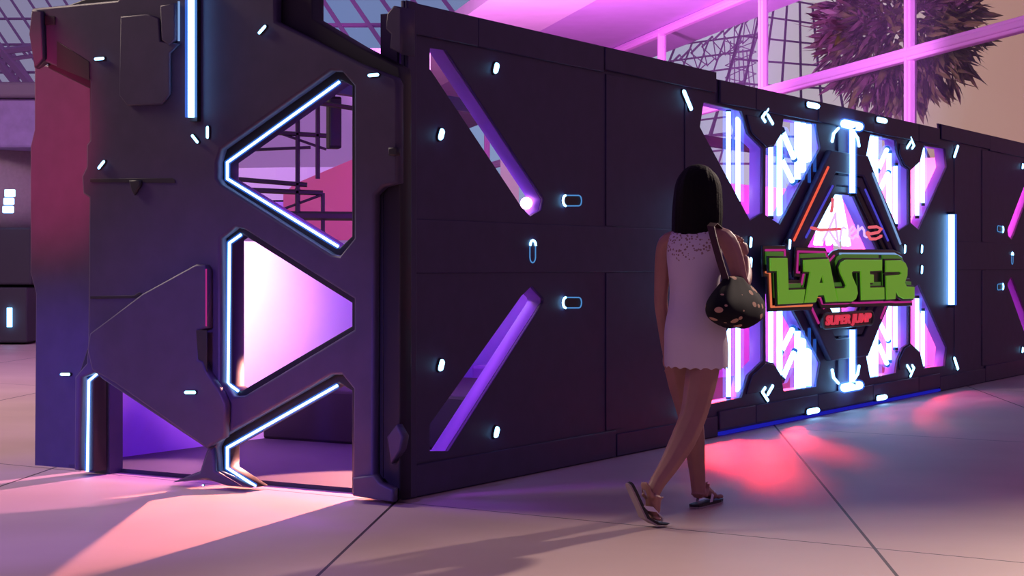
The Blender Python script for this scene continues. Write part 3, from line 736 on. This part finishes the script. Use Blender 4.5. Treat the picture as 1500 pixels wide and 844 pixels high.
bm = bmesh.new(); rb((340, 262), (450, 271), .018); rb((350, 278), (473, 283), .02); rb((473, 283), (473, 350), .016); rb((405, 310), (470, 286), .010); rb((420, 316), (530, 317), .035)
obj('handrail', bm, M['steel'], rl)
bm = bmesh.new(); rb((436, 276), (436, 460), .02); rb((473, 340), (473, 470), .02); add_tube(bm, [W(436, 390, 13)*Vector((1, 1, 0))-rl.location if False else Vector((W(436, 390, 13).x-rl.location.x, 0, .0)), W(436, 300, 13)-rl.location], .018, 6)
obj('post', bm, M['steel'], rl)
spk = thing('loudspeaker', 'tall black loudspeaker box hanging in the upper portal triangle', 'speaker', W(489, 218, 13.2), .3)
bm = bmesh.new(); add_box(bm, (0, 0, .2), (.10, .12, .40), bevel=.012); obj('cabinet', bm, M['black_gloss'], spk)
bm = bmesh.new(); add_box(bm, (0, -.064, .2), (.08, .008, .36), bevel=.002); obj('grille', bm, M['kiosk_dark'], spk)
bm = bmesh.new(); add_tube(bm, [(0, 0, .4), (0, 0, .9)], .012, 6); obj('hanger', bm, M['steel'], spk)
pil = tag(polyslab('pillar', [W(733, 300, 22), W(760, 300, 22), W(760, 215, 22), W(733, 215, 22)], M['cream'], vec=(0, .4, 0)), 'cream panel beyond the upper slot of the side wall', 'panel')
# make the cream panel stand on the floor
for v in pil.data.vertices:
    if v.co.z < W(733, 290, 22).z: v.co.z = 0

# ---- hanging plant ball
pc_ = W(1316, 42, 27); R_ = 1.25
pb = thing('hanging_plant', 'large hanging ball of purple and green leaves behind the window frame', 'plant', pc_)
bm = bmesh.new()
for i in range(2100):
    while True:
        d = Vector((random.gauss(0, 1), random.gauss(0, 1), random.gauss(0, 1)))
        if d.length > .1: break
    d.normalize(); rad = R_*(.25+.70*random.random()**.5)
    base_ = d*rad
    dirn = (d + Vector((random.uniform(-.7, .7), random.uniform(-.7, .7), random.uniform(-.9, .3)))).normalized()
    ln = random.uniform(.28, .55); w = ln*random.uniform(.075, .12)
    sd = dirn.orthogonal().normalized(); sd.rotate(Matrix.Rotation(random.uniform(0, 6.28), 3, dirn)); up_ = dirn.cross(sd)
    pts = [base_, base_+dirn*ln*.35+sd*w, base_+dirn*ln*.35-sd*w, base_+dirn*ln*.4+up_*w*.35, base_+dirn*ln*.72+sd*w*.7-up_*w*.2, base_+dirn*ln*.72-sd*w*.7-up_*w*.2, base_+dirn*ln-up_*w*.8]
    v = [bm.verts.new(p) for p in pts]
    for f in ((0, 1, 3), (0, 3, 2), (1, 4, 3), (2, 3, 5), (3, 4, 6), (3, 6, 5)): bm.faces.new([v[k] for k in f])
me_o = obj('foliage', bm, M['leaf'], pb)
bm = bmesh.new()
for i in range(14):
    d = Vector((random.gauss(0, 1), random.gauss(0, 1), random.gauss(0, 1))).normalized(); d2 = d.orthogonal()
    add_tube(bm, [d*.1, d*R_*.6+d2*.1, d*R_*.97], [.03, .022, .012], 5)
obj('stem', bm, M['bark'], pb)
bm = bmesh.new(); add_tube(bm, [(0, 0, .2), (0, 0, 4)], .02, 6); obj('cable', bm, M['steel'], pb)

# ================================================================== PERSON
FA = math.atan2(.88, .48)                 # heading
PO = Vector((.838, 7.9, 0))
person = thing('person', 'dark-haired woman in a short white dress walking away beside the charcoal container', 'person', PO, FA-PI/2)
# local axes: x = her right, y = forward, z = up
def skin_mesh(chains, sub=1):
    """chains: list of list of (co, r); returns bmesh (each chain its own skin)"""
    out = bmesh.new()
    for ch in chains:
        verts, edges, rad = ch
        me = bpy.data.meshes.new('tmp'); me.from_pydata(verts, edges, [])
        o = bpy.data.objects.new('tmp', me); COL.objects.link(o)
        mo = o.modifiers.new('s', 'SKIN'); mo.use_smooth_shade = True
        for i, r in enumerate(rad):
            sv = me.skin_vertices[0].data[i]; sv.radius = r if isinstance(r, tuple) else (r, r); sv.use_root = (i == 0)
        m2 = o.modifiers.new('u', 'SUBSURF'); m2.levels = sub; m2.render_levels = sub
        ev = bpy.data.meshes.new_from_object(o.evaluated_get(bpy.context.evaluated_depsgraph_get()))
        out.from_mesh(ev); bpy.data.meshes.remove(ev); bpy.data.objects.remove(o); bpy.data.meshes.remove(me)
    return out
class Sk:
    def __init__(s): s.v, s.e, s.r = [], [], []
    def add(s, co, r, par=None):
        s.v.append(co); s.r.append(r)
        if par is not None: s.e.append((par, len(s.v)-1))
        return len(s.v)-1
    def chain(s, par, pts):
        for co, r in pts: par = s.add(co, r, par)
        return par
b = Sk()
pel = b.add((0, 0, .84), (.115, .09)); pel = b.chain(pel, [((0, 0, .88), (.125, .10))])
w_ = b.chain(pel, [((0, .005, .97), (.105, .085)), ((0, .012, 1.06), (.108, .085)), ((.003, .012, 1.17), (.125, .092)), ((.004, .01, 1.25), (.12, .08))])
nk = b.chain(w_, [((.004, .02, 1.325), (.055, .055)), ((.004, .04, 1.39), (.050, .052)), ((.004, .05, 1.44), (.055, .06))])
# arms
tor = b; limbs = [tor]
def limb(pts):
    k = Sk(); i = k.add(pts[0][0], pts[0][1]); k.chain(i, pts[1:]); limbs.append(k)
limb([((.07, .008, 1.285), .045), ((.10, .005, 1.293), .050), ((.165, .0, 1.285), .053), ((.205, .0, 1.19), .047), ((.238, .005, 1.055), .038), ((.225, .09, 1.10), .036), ((.195, .165, 1.17), .027), ((.185, .185, 1.195), .024)])
limb([((-.07, .008, 1.27), .045), ((-.10, .005, 1.275), .052), ((-.143, .0, 1.262), .050), ((-.156, .005, 1.14), .043), ((-.164, .0, .985), .036), ((-.162, .03, .88), .034), ((-.160, .055, .765), .025), ((-.158, .06, .74), .024)])
# legs
limb([((.060, .0, .88), (.08, .08)), ((.072, -.005, .80), (.082, .086)), ((.064, -.06, .62), (.078, .082)), ((.055, -.125, .47), (.064, .066)), ((.040, -.215, .36), (.062, .066)), ((.018, -.34, .25), (.045, .047)), ((-.004, -.425, .180), (.037, .039)), ((-.014, -.448, .125), (.034, .036))])
limb([((-.060, .0, .88), (.08, .08)), ((-.078, .0, .80), (.088, .09)), ((-.075, .06, .62), (.084, .086)), ((-.070, .125, .465), (.063, .065)), ((-.068, .165, .36), (.060, .065)), ((-.066, .20, .22), (.045, .047)), ((-.066, .225, .10), (.037, .040)), ((-.066, .228, .035), (.034, .038))])
chains = [(k.v, k.e, k.r) for k in limbs]
def foot(ankle, heel, ball, tips_dir, side, up):
    """foot body + five toes. side = unit vector to the big-toe side"""
    A, Hh, B, D, Sd, U = map(Vector, (ankle, heel, ball, tips_dir, side, up)); D.normalize(); Sd.normalize(); U.normalize()
    k = Sk(); mid = Hh.lerp(B, .55)+U*.028
    i0 = k.add(A, .040); i1 = k.add(tuple(A.lerp(mid, .55)), (.040, .036), i0); i2 = k.add(tuple(mid), (.040, .030), i1); i3 = k.add(tuple(B), (.046, .017), i2)
    k.chain(i0, [(tuple(Hh.lerp(A, .25)), .036)])
    chains.append((k.v, k.e, k.r))
    for j, (s, l, r) in enumerate(((.030, .058, .0125), (.012, .056, .0095), (-.004, .050, .009), (-.019, .043, .0085), (-.032, .036, .008))):
        p0 = B+Sd*s-D*.01; t_ = Sk()
        q = t_.add(tuple(p0), r); q = t_.add(tuple(p0+D*l*.55+U*.006), r, q); t_.add(tuple(p0+D*l), r*.85, q)
        chains.append((t_.v, t_.e, t_.r))
foot((-.008, -.432, .175), (-.045, -.485, .165), (-.010, -.432, .040), (.62, .72, -.30), (-.77, .64, 0), (.61, .72, .33))
foot((-.066, .225, .10), (-.066, .205, .045), (-.058, .385, .032), (0.05, 1, -.06), (1, 0, 0), (0, 0, 1))
def hand(wrist, pdir, pnorm, thumb_side, curl, ln=.165):
    Wt, D, N_, T_ = Vector(wrist), Vector(pdir).normalized(), Vector(pnorm).normalized(), Vector(thumb_side).normalized()
    k = Sk(); i = k.add(tuple(Wt), (.022, .022)); i = k.add(tuple(Wt+D*.035), (.030, .019), i); k.add(tuple(Wt+D*.075), (.034, .015), i)
    chains.append((k.v, k.e, k.r))
    for j, (s, l) in enumerate(((.027, .066), (.009, .075), (-.009, .070), (-.026, .055))):
        p = Wt+D*.072+T_*s; d = D.copy(); t_ = Sk(); q = t_.add(tuple(p), .0095)
        for f_ in (.42, .33, .25):
            d = (d*math.cos(curl)+N_*math.sin(curl)).normalized(); N2 = N_
            p = p+d*l*f_; q = t_.add(tuple(p), .0085, q)
        chains.append((t_.v, t_.e, t_.r))
    p = Wt+D*.02+T_*.018; t_ = Sk(); q = t_.add(tuple(p), .012)
    d = (D*.6+T_*.7+N_*.3).normalized(); p = p+d*.034; q = t_.add(tuple(p), .010, q); d = (D*.8+T_*.25+N_*.5).normalized(); p = p+d*.028; q = t_.add(tuple(p), .009, q)
    chains.append((t_.v, t_.e, t_.r))
hand((.185, .185, 1.195), (-.25, .15, .95), (-.7, -.7, 0.05), (-.6, .75, 0), .75)
hand((-.158, .06, .74), (.03, .12, -1), (.95, -.1, .05), (.1, 1, 0), .3)
bm = skin_mesh(chains)
# head with face
hc = Vector((.004, .062, 1.495))
hb = bmesh.new(); bmesh.ops.create_uvsphere(hb, u_segments=40, v_segments=28, radius=1)
for v in hb.verts:
    x, y, z = v.co
    sx_, sy_, sz_ = .074, .092, .112
    if z < 0: sx_ *= 1-.28*(-z)**1.3; sy_ *= 1-.10*(-z)
    X_, Y_, Z_ = x*sx_, y*sy_, z*sz_
    if y > 0:
        nose = math.exp(-((x*.074)/.010)**2-((Z_+.012)/.018)**2)*.020; brow = math.exp(-((Z_-.022)/.010)**2)*.004
        eye = -math.exp(-((abs(X_)-.030)/.012)**2-((Z_-.006)/.010)**2)*.008; lip = math.exp(-(X_/.020)**2-((Z_+.048)/.007)**2)*.006-math.exp(-(X_/.022)**2-((Z_+.048)/.0022)**2)*.004
        chin = math.exp(-(X_/.02)**2-((Z_+.085)/.014)**2)*.008
        Y_ += nose+brow+eye+lip+chin
    v.co = hc+Vector((X_, Y_, Z_))
for s in (-1, 1):
    r = bmesh.ops.create_uvsphere(hb, u_segments=12, v_segments=8, radius=1)
    bmesh.ops.transform(hb, matrix=Matrix.Translation(hc+Vector((s*.076, -.006, -.008))) @ Matrix.Rotation(s*-.3, 4, 'Z') @ Matrix.Diagonal((.008, .018, .030, 1)), verts=r['verts'])
me = bpy.data.meshes.new('h'); hb.to_mesh(me); hb.free(); bm.from_mesh(me); bpy.data.meshes.remove(me)
body = obj('body', bm, M['skin'], None, True)
rm = body.modifiers.new('r', 'REMESH'); rm.mode = 'VOXEL'; rm.voxel_size = .0052; rm.use_smooth_shade = True
sm = body.modifiers.new('sm', 'SMOOTH'); sm.iterations = 3; sm.factor = .5
ev = bpy.data.meshes.new_from_object(body.evaluated_get(bpy.context.evaluated_depsgraph_get()))
body.modifiers.clear(); body.data = ev; body.parent = person
for p in ev.polygons: p.use_smooth = True
for s in (-1, 1):
    bm = bmesh.new(); bmesh.ops.create_uvsphere(bm, u_segments=14, v_segments=10, radius=.0115); o = obj('eye', bm, M['eye'], person, True); o.location = hc+Vector((s*.030, .078, .006))
# hair: open-faced long shell
bm = bmesh.new(); rings = []
n = 44
for k in range(19):
    u = k/18
    z = 1.625 - .40*(u if u > .35 else .35*(1-math.cos(u/.35*PI/2)))
    if u < .35: a = math.sin(u/.35*PI/2); rx, ry = .104*a+.006, .116*a+.006
    else:
        q = (u-.35)/.65; rx, ry = .110+.014*math.sin(q*PI*.75)-.016*q*q, .122-.020*q
    cy = .050-.030*max(0, u-.35)
    gap = 0 if u < .16 else math.radians(48+14*min(1, (u-.16)/.3))
    ring = []
    for j in range(n+1):
        a = PI/2+gap+(2*PI-2*gap)*j/n
        wv = 1+.022*math.sin(j*2.9+u*3)+.012*math.sin(j*5.1)
        zz = z + (.058*math.cos(a)-.012)*max(0, u-.45)*1.8 + .006*math.sin(j*1.7)*u
        ring.append((.004+rx*wv*math.cos(a), cy+ry*wv*math.sin(a), zz))
    rings.append(ring)
loft(bm, rings, closed=False, caps=False)
top = bm.verts.new((.004, .05, 1.627)); bm.verts.ensure_lookup_table()
for j in range(n): bm.faces.new((bm.verts[j], bm.verts[j+1], top))
hair = obj('hair', bm, M['hair'], person, True)
sd = hair.modifiers.new('s', 'SOLIDIFY'); sd.thickness = .016; sd.offset = -1
ss = hair.modifiers.new('u', 'SUBSURF'); ss.levels = 1; ss.render_levels = 1
# dress
bm = bmesh.new(); rings = []; n = 72
prof = [(.675, .145, .130, .0), (.70, .147, .132, .0), (.76, .148, .132, 0), (.82, .146, .130, 0), (.88, .140, .122, 0), (.94, .126, .108, .003), (1.0, .118, .100, .006), (1.06, .119, .100, .010), (1.12, .128, .106, .012), (1.18, .137, .108, .012), (1.225, .138, .104, .012), (1.265, .136, .092, .010), (1.295, .128, .078, .010), (1.318, .105, .064, .014), (1.328, .085, .058, .018)]
for i, (z, rx, ry, cy) in enumerate(prof):
    ring = []
    for j in range(n):
        a = 2*PI*j/n; zz = z
        if i == 0: zz += .014*abs(math.sin(a*9))-.004*math.cos(a)
        wv = 1+.018*math.sin(a*7+z*6)*max(0, (1.0-z))*2.2
        # rump
        ry2 = ry*(1+.12*math.exp(-((z-.85)/.07)**2)*max(0, -math.sin(a)))
        rx_ = rx*(.93 if z > 1.1 else .93 if z > .9 else .98); ring.append((.003+.012*max(0, min(1, (.95-z)/.15))+rx_*wv*math.cos(a), cy+ry2*wv*math.sin(a), zz))
    rings.append(ring)
loft(bm, rings, caps=False)
dress = obj('dress', bm, M['dress'], person, True)
sd = dress.modifiers.new('s', 'SOLIDIFY'); sd.thickness = .005; sd.offset = 1
ss = dress.modifiers.new('u', 'SUBSURF'); ss.levels = 1; ss.render_levels = 1
# lace hem band
# sandals
def sandal(heel, ball, tip, side, up, lab):
    Hh, B, Tp, Sd, U = map(Vector, (heel, ball, tip, side, up)); Sd.normalize()
    pr_ = [(0, .0, .012), (.03, 0, .026), (.15, 0, .031), (.40, 0, .031), (.62, 0, .038), (.82, 0, .042), (.95, 0, .032), (1.0, 0, .014)]
    def cp(t):
        return Hh.lerp(B, t/.72) if t < .72 else B.lerp(Tp, (t-.72)/.28)
    rings = []
    for t, _, w in pr_:
        c = cp(t); nrm = U(t) if callable(U) else U
        rings.append([c-Sd*w, c+Sd*w, c+Sd*w*.96-nrm*.013, c-Sd*w*.96-nrm*.013])
    bm = bmesh.new(); loft(bm, rings); o = obj('sandal', bm, M['sole'], person); tag(o, lab)
    rings2 = [[p+(-U*.006 if i > 1 else -U*.013) for i, p in enumerate(r)] for r in rings]
    bm = bmesh.new(); loft(bm, [[q[3], q[2], q[2]-U*.007, q[3]-U*.007] for q in rings]); obj('outsole', bm, M['sole_edge'], o)
    m_ = cp(.46); tp = cp(.80)+U*.022
    bm = bmesh.new()
    for s in (-1, 1):
        a = m_+Sd*s*.036; mid_ = cp(.60)+Sd*s*.034+U*.040; e_ = tp+U*.006
        rr = [[p+Vector(w_) for w_ in ((0, 0, 0),)] for p in ()]
        pts = [a, a.lerp(mid_, .6)+U*.012, mid_, mid_.lerp(e_, .55)+U*.008, e_]
        D_ = (Tp-Hh).normalized()
        loft(bm, [[p-D_*.016, p+D_*.016, p+D_*.016+U*.004, p-D_*.016+U*.004] for p in pts])
    add_tube(bm, [tp, cp(.80)-U*.002], .004, 6)
    tag(obj('strap', bm, M['strap'], o), 'white thong strap')
sandal((-.078, -.522, .205), (-.022, -.452, .024), (.042, -.378, .014), (-.77, .64, 0), Vector((.59, .72, .37)), 'black sandal of the raised rear foot, heel lifted')
sandal((-.066, .165, .022), (-.060, .36, .020), (-.056, .46, .022), (1, 0, 0), Vector((0, 0, 1)), 'black sandal of the forward foot, flat on the tiles')

# ================================================================== HANDBAG
bc = Vector((.240, -.06, .872))
bag = thing('handbag', 'black slouchy handbag with beige spots, hanging from the woman\'s right shoulder', 'bag', PO+Matrix.Rotation(FA-PI/2, 3, 'Z') @ bc, FA-PI/2)
bm = bmesh.new(); rings = []; n = 40
for k in range(15):
    u = k/14; z = .235*u
    def pf(tab):
        q = u*(len(tab)-1); i = min(int(q), len(tab)-2); return tab[i]+(tab[i+1]-tab[i])*(q-i)
    ly = 1.16*pf((.09, .19, .225, .24, .24, .225, .20, .17, .135, .10, .085)); lx = pf((.03, .075, .095, .10, .10, .095, .085, .07, .055, .04, .03))
    ring = []
    for j in range(n):
        a = 2*PI*j/n; wv = 1+.05*math.sin(a*6+1)*u+.03*math.sin(a*11)*u
        ring.append((lx*wv*math.cos(a)-.02*u, ly*wv*math.sin(a)+.02*u, z-.012*math.cos(2*a)*(1-u)))
    rings.append(ring)
loft(bm, rings)
bb = obj('body', bm, M['bag'], bag, True); ss = bb.modifiers.new('u', 'SUBSURF'); ss.levels = 1; ss.render_levels = 1
bm = bmesh.new()
sp_ = [(-.015, -.085, .20), (-.05, -.082, .30), (-.085, -.07, .40), (-.110, -.045, .462), (-.112, .0, .478), (-.105, .05, .455), (-.085, .085, .38), (-.05, .10, .29), (-.012, .11, .20)]
rr = []
for p in sp_:
    p = Vector(p); w = .017; rr.append([p+Vector((-w, -.003, 0)), p+Vector((w, -.003, -.004)), p+Vector((w, .005, -.004)), p+Vector((-w, .005, 0))])
loft(bm, rr); tag(obj('strap', bm, M['bag_strap'], bag), 'dark maroon shoulder strap')

# ================================================================== CAMERA, WORLD, LIGHTS
cam = bpy.data.cameras.new('camera'); co = bpy.data.objects.new('camera', cam); COL.objects.link(co)
co.location = (0, 0, H); co.rotation_euler = (PI/2, 0, 0)
cam.sensor_width = 36; cam.lens = 36*F/1500; cam.shift_y = -(422-HY)/1500; cam.clip_end = 300
scene.camera = co
w = bpy.data.worlds.new('hall_sky'); scene.world = w; w.use_nodes = True
nt = w.node_tree; bg = nt.nodes['Background']; N = nt.nodes.new; Lk = nt.links.new
tc = N('ShaderNodeTexCoord'); sep = N('ShaderNodeSeparateXYZ'); Lk(tc.outputs['Generated'], sep.inputs[0])
dv = N('ShaderNodeMath'); dv.operation = 'MULTIPLY_ADD'; dv.inputs[1].default_value = 1.25; dv.inputs[2].default_value = .5; Lk(sep.outputs['X'], dv.inputs[0])
ns = N('ShaderNodeTexNoise'); ns.inputs['Scale'].default_value = 9; ns.inputs['Detail'].default_value = 5; Lk(tc.outputs['Generated'], ns.inputs['Vector'])
ad = N('ShaderNodeMath'); ad.operation = 'MULTIPLY_ADD'; ad.inputs[1].default_value = .10; Lk(ns.outputs['Fac'], ad.inputs[0]); Lk(dv.outputs[0], ad.inputs[2])
rp = N('ShaderNodeValToRGB'); Lk(ad.outputs[0], rp.inputs['Fac'])
e = rp.color_ramp.elements
e[0].position = .20; e[0].color = (.30, .28, .42, 1); e[1].position = .97; e[1].color = (.37, .175, .145, 1)
for p_, c_ in ((.36, (.17, .27, .55)), (.50, (.20, .28, .52)), (.70, (.42, .44, .55)), (.80, (.52, .44, .46)), (.86, (.42, .24, .20))):
    x = e.new(p_); x.color = (*c_, 1)
# overhead and behind: dim violet hall
rz = N('ShaderNodeValToRGB'); Lk(sep.outputs['Z'], rz.inputs['Fac']); rz.color_ramp.elements[0].position = .17; rz.color_ramp.elements[1].position = .32
rz.color_ramp.elements[0].color = (0, 0, 0, 1); rz.color_ramp.elements[1].color = (1, 1, 1, 1)
ry = N('ShaderNodeMath'); ry.operation = 'LESS_THAN'; ry.inputs[1].default_value = .3; Lk(sep.outputs['Y'], ry.inputs[0])
mxm = N('ShaderNodeMath'); mxm.operation = 'MAXIMUM'; Lk(rz.outputs['Color'], mxm.inputs[0]); Lk(ry.outputs[0], mxm.inputs[1])
mix = N('ShaderNodeMix'); mix.data_type = 'RGBA'; Lk(mxm.outputs[0], mix.inputs[0]); Lk(rp.outputs['Color'], mix.inputs[6]); mix.inputs[7].default_value = (.118, .060, .182, 1)
Lk(mix.outputs[2], bg.inputs['Color']); bg.inputs['Strength'].default_value = 1.0

def light(kind, name, loc, target, power, col, size=.1, angle=45, blend=.3, sy=None):
    d = bpy.data.lights.new(name, kind); d.energy = power; d.color = col
    if kind == 'SPOT': d.spot_size = math.radians(angle); d.spot_blend = blend; d.shadow_soft_size = size
    elif kind == 'AREA':
        d.size = size; d.shape = 'RECTANGLE' if sy else 'SQUARE'
        if sy: d.size_y = sy
    else: d.shadow_soft_size = size
    o = bpy.data.objects.new(name, d); COL.objects.link(o); o.location = loc
    if target is not None: o.rotation_euler = (Vector(target)-Vector(loc)).to_track_quat('-Z', 'Y').to_euler()
    return o
# interior
light('SPOT', 'portal_spot', L2W(3.0, .86, 1.27), L2W(-.6, .64, .02), 4300, (1, .34, .27), .02, 20, .3)
light('SPOT', 'portal_spot', L2W(2.6, 2.0, 1.2), L2W(-.4, 1.9, .15), 1100, (1, .36, .62), .04, 26, .5)
light('AREA', 'violet_ceiling_panel', L2W(1.0, 1.2, 2.30), L2W(1.9, 1.0, .9), 48, (.36, .05, 1), .6)
light('SPOT', 'pink_wash', L2W(.7, 1.0, 1.75), L2W(1.3, 2.44, 1.15), 760, (1, .42, .95), .1, 66, 1)
for x, c, p in ((3.0, (.30, .04, 1), 26), (6.2, (.42, .05, 1), 24), (8.0, (1, .10, .42), 80), (10.8, (1, .10, .36), 230)):
    light('AREA', 'interior_panel', L2W(x, 1.6, 2.38), L2W(x+.2, 1.2, 0), p, c, .8)
for (sx_, tx, ty, p) in ((6.0, 2.9, -.55, 1150), (7.1, 4.0, -.62, 1000), (10.4, 7.3, -.46, 300)):
    light('SPOT', 'red_floor_spot', L2W(sx_, 1.0, 1.5), L2W(tx, ty, 0), p, (1, .03, .035), .14, 28, .7)
# added fill lights for the hall, no fixtures modelled
light('SPOT', 'ceiling_fill', (-.8, 26, 2.8), (.3, 32, 6), 5200, (1, .28, 1), .3, 120, .6)  # added pink light aimed up at the slab
light('SPOT', 'frame_fill', (1.5, 20, 3.2), (5.2, 27, 4.2), 1900, (.90, .34, 1), .3, 60, .6)  # added magenta light to brighten the window frame
light('AREA', 'rear_hall_fill', (-3, 17, 6), (-3, 24, 1.5), 260, (.52, .22, 1), 2.0)  # violet fill aimed at the area behind the container
light('SPOT', 'ramp_pink_fill', (-.6, 13.6, 2.3), (-1.6, 15.5, 1.5), 60, (1, .15, .4), .2, 70, .6)  # pink fill aimed at the ramp wall
# added spots standing in for patches of sunlight on the floor
light('SPOT', 'warm_floor_spot', (9.5, 17.5, 8.0), (2.1, 7.4, 0), 13000, (1, .78, .66), .25, 19, .6)
light('SPOT', 'warm_floor_spot', (9.0, 18.5, 8.0), (.15, 6.9, 0), 17000, (1, .82, .70), .06, 4.2, .35)
light('AREA', 'left_hall_fill', (-9, 12, 7), (-6, 14, 0), 700, (1, .78, .62), 2.5)  # warm fill at the left, no fixture
light('SPOT', 'portal_violet_fill', (-3.6, 3.2, 2.4), L2W(-.2, 1.0, .0), 900, (.26, .14, 1), .2, 34, .9)  # added off-frame light tinting the lower portal and floor violet
light('SPOT', 'cheek_fill', (-5.2, 7.0, 1.6), L2W(.1, 2.6, 1.9), 800, (1, .04, .22), .1, 26, .9)  # added off-frame red light for the upper cheek
light('SPOT', 'cheek_fill', (-5.0, 6.6, 1.0), L2W(.1, 2.5, .3), 500, (.12, .05, 1), .1, 26, .9)  # added off-frame blue light for the lower cheek
scene.view_settings.view_transform = 'Standard'; scene.view_settings.look = 'None'; scene.view_settings.gamma = 1; scene.view_settings.exposure = 0
scene.view_settings.use_curve_mapping = False
scene.cycles.max_bounces = 6; scene.cycles.sample_clamp_indirect = 4; scene.cycles.use_denoising = True
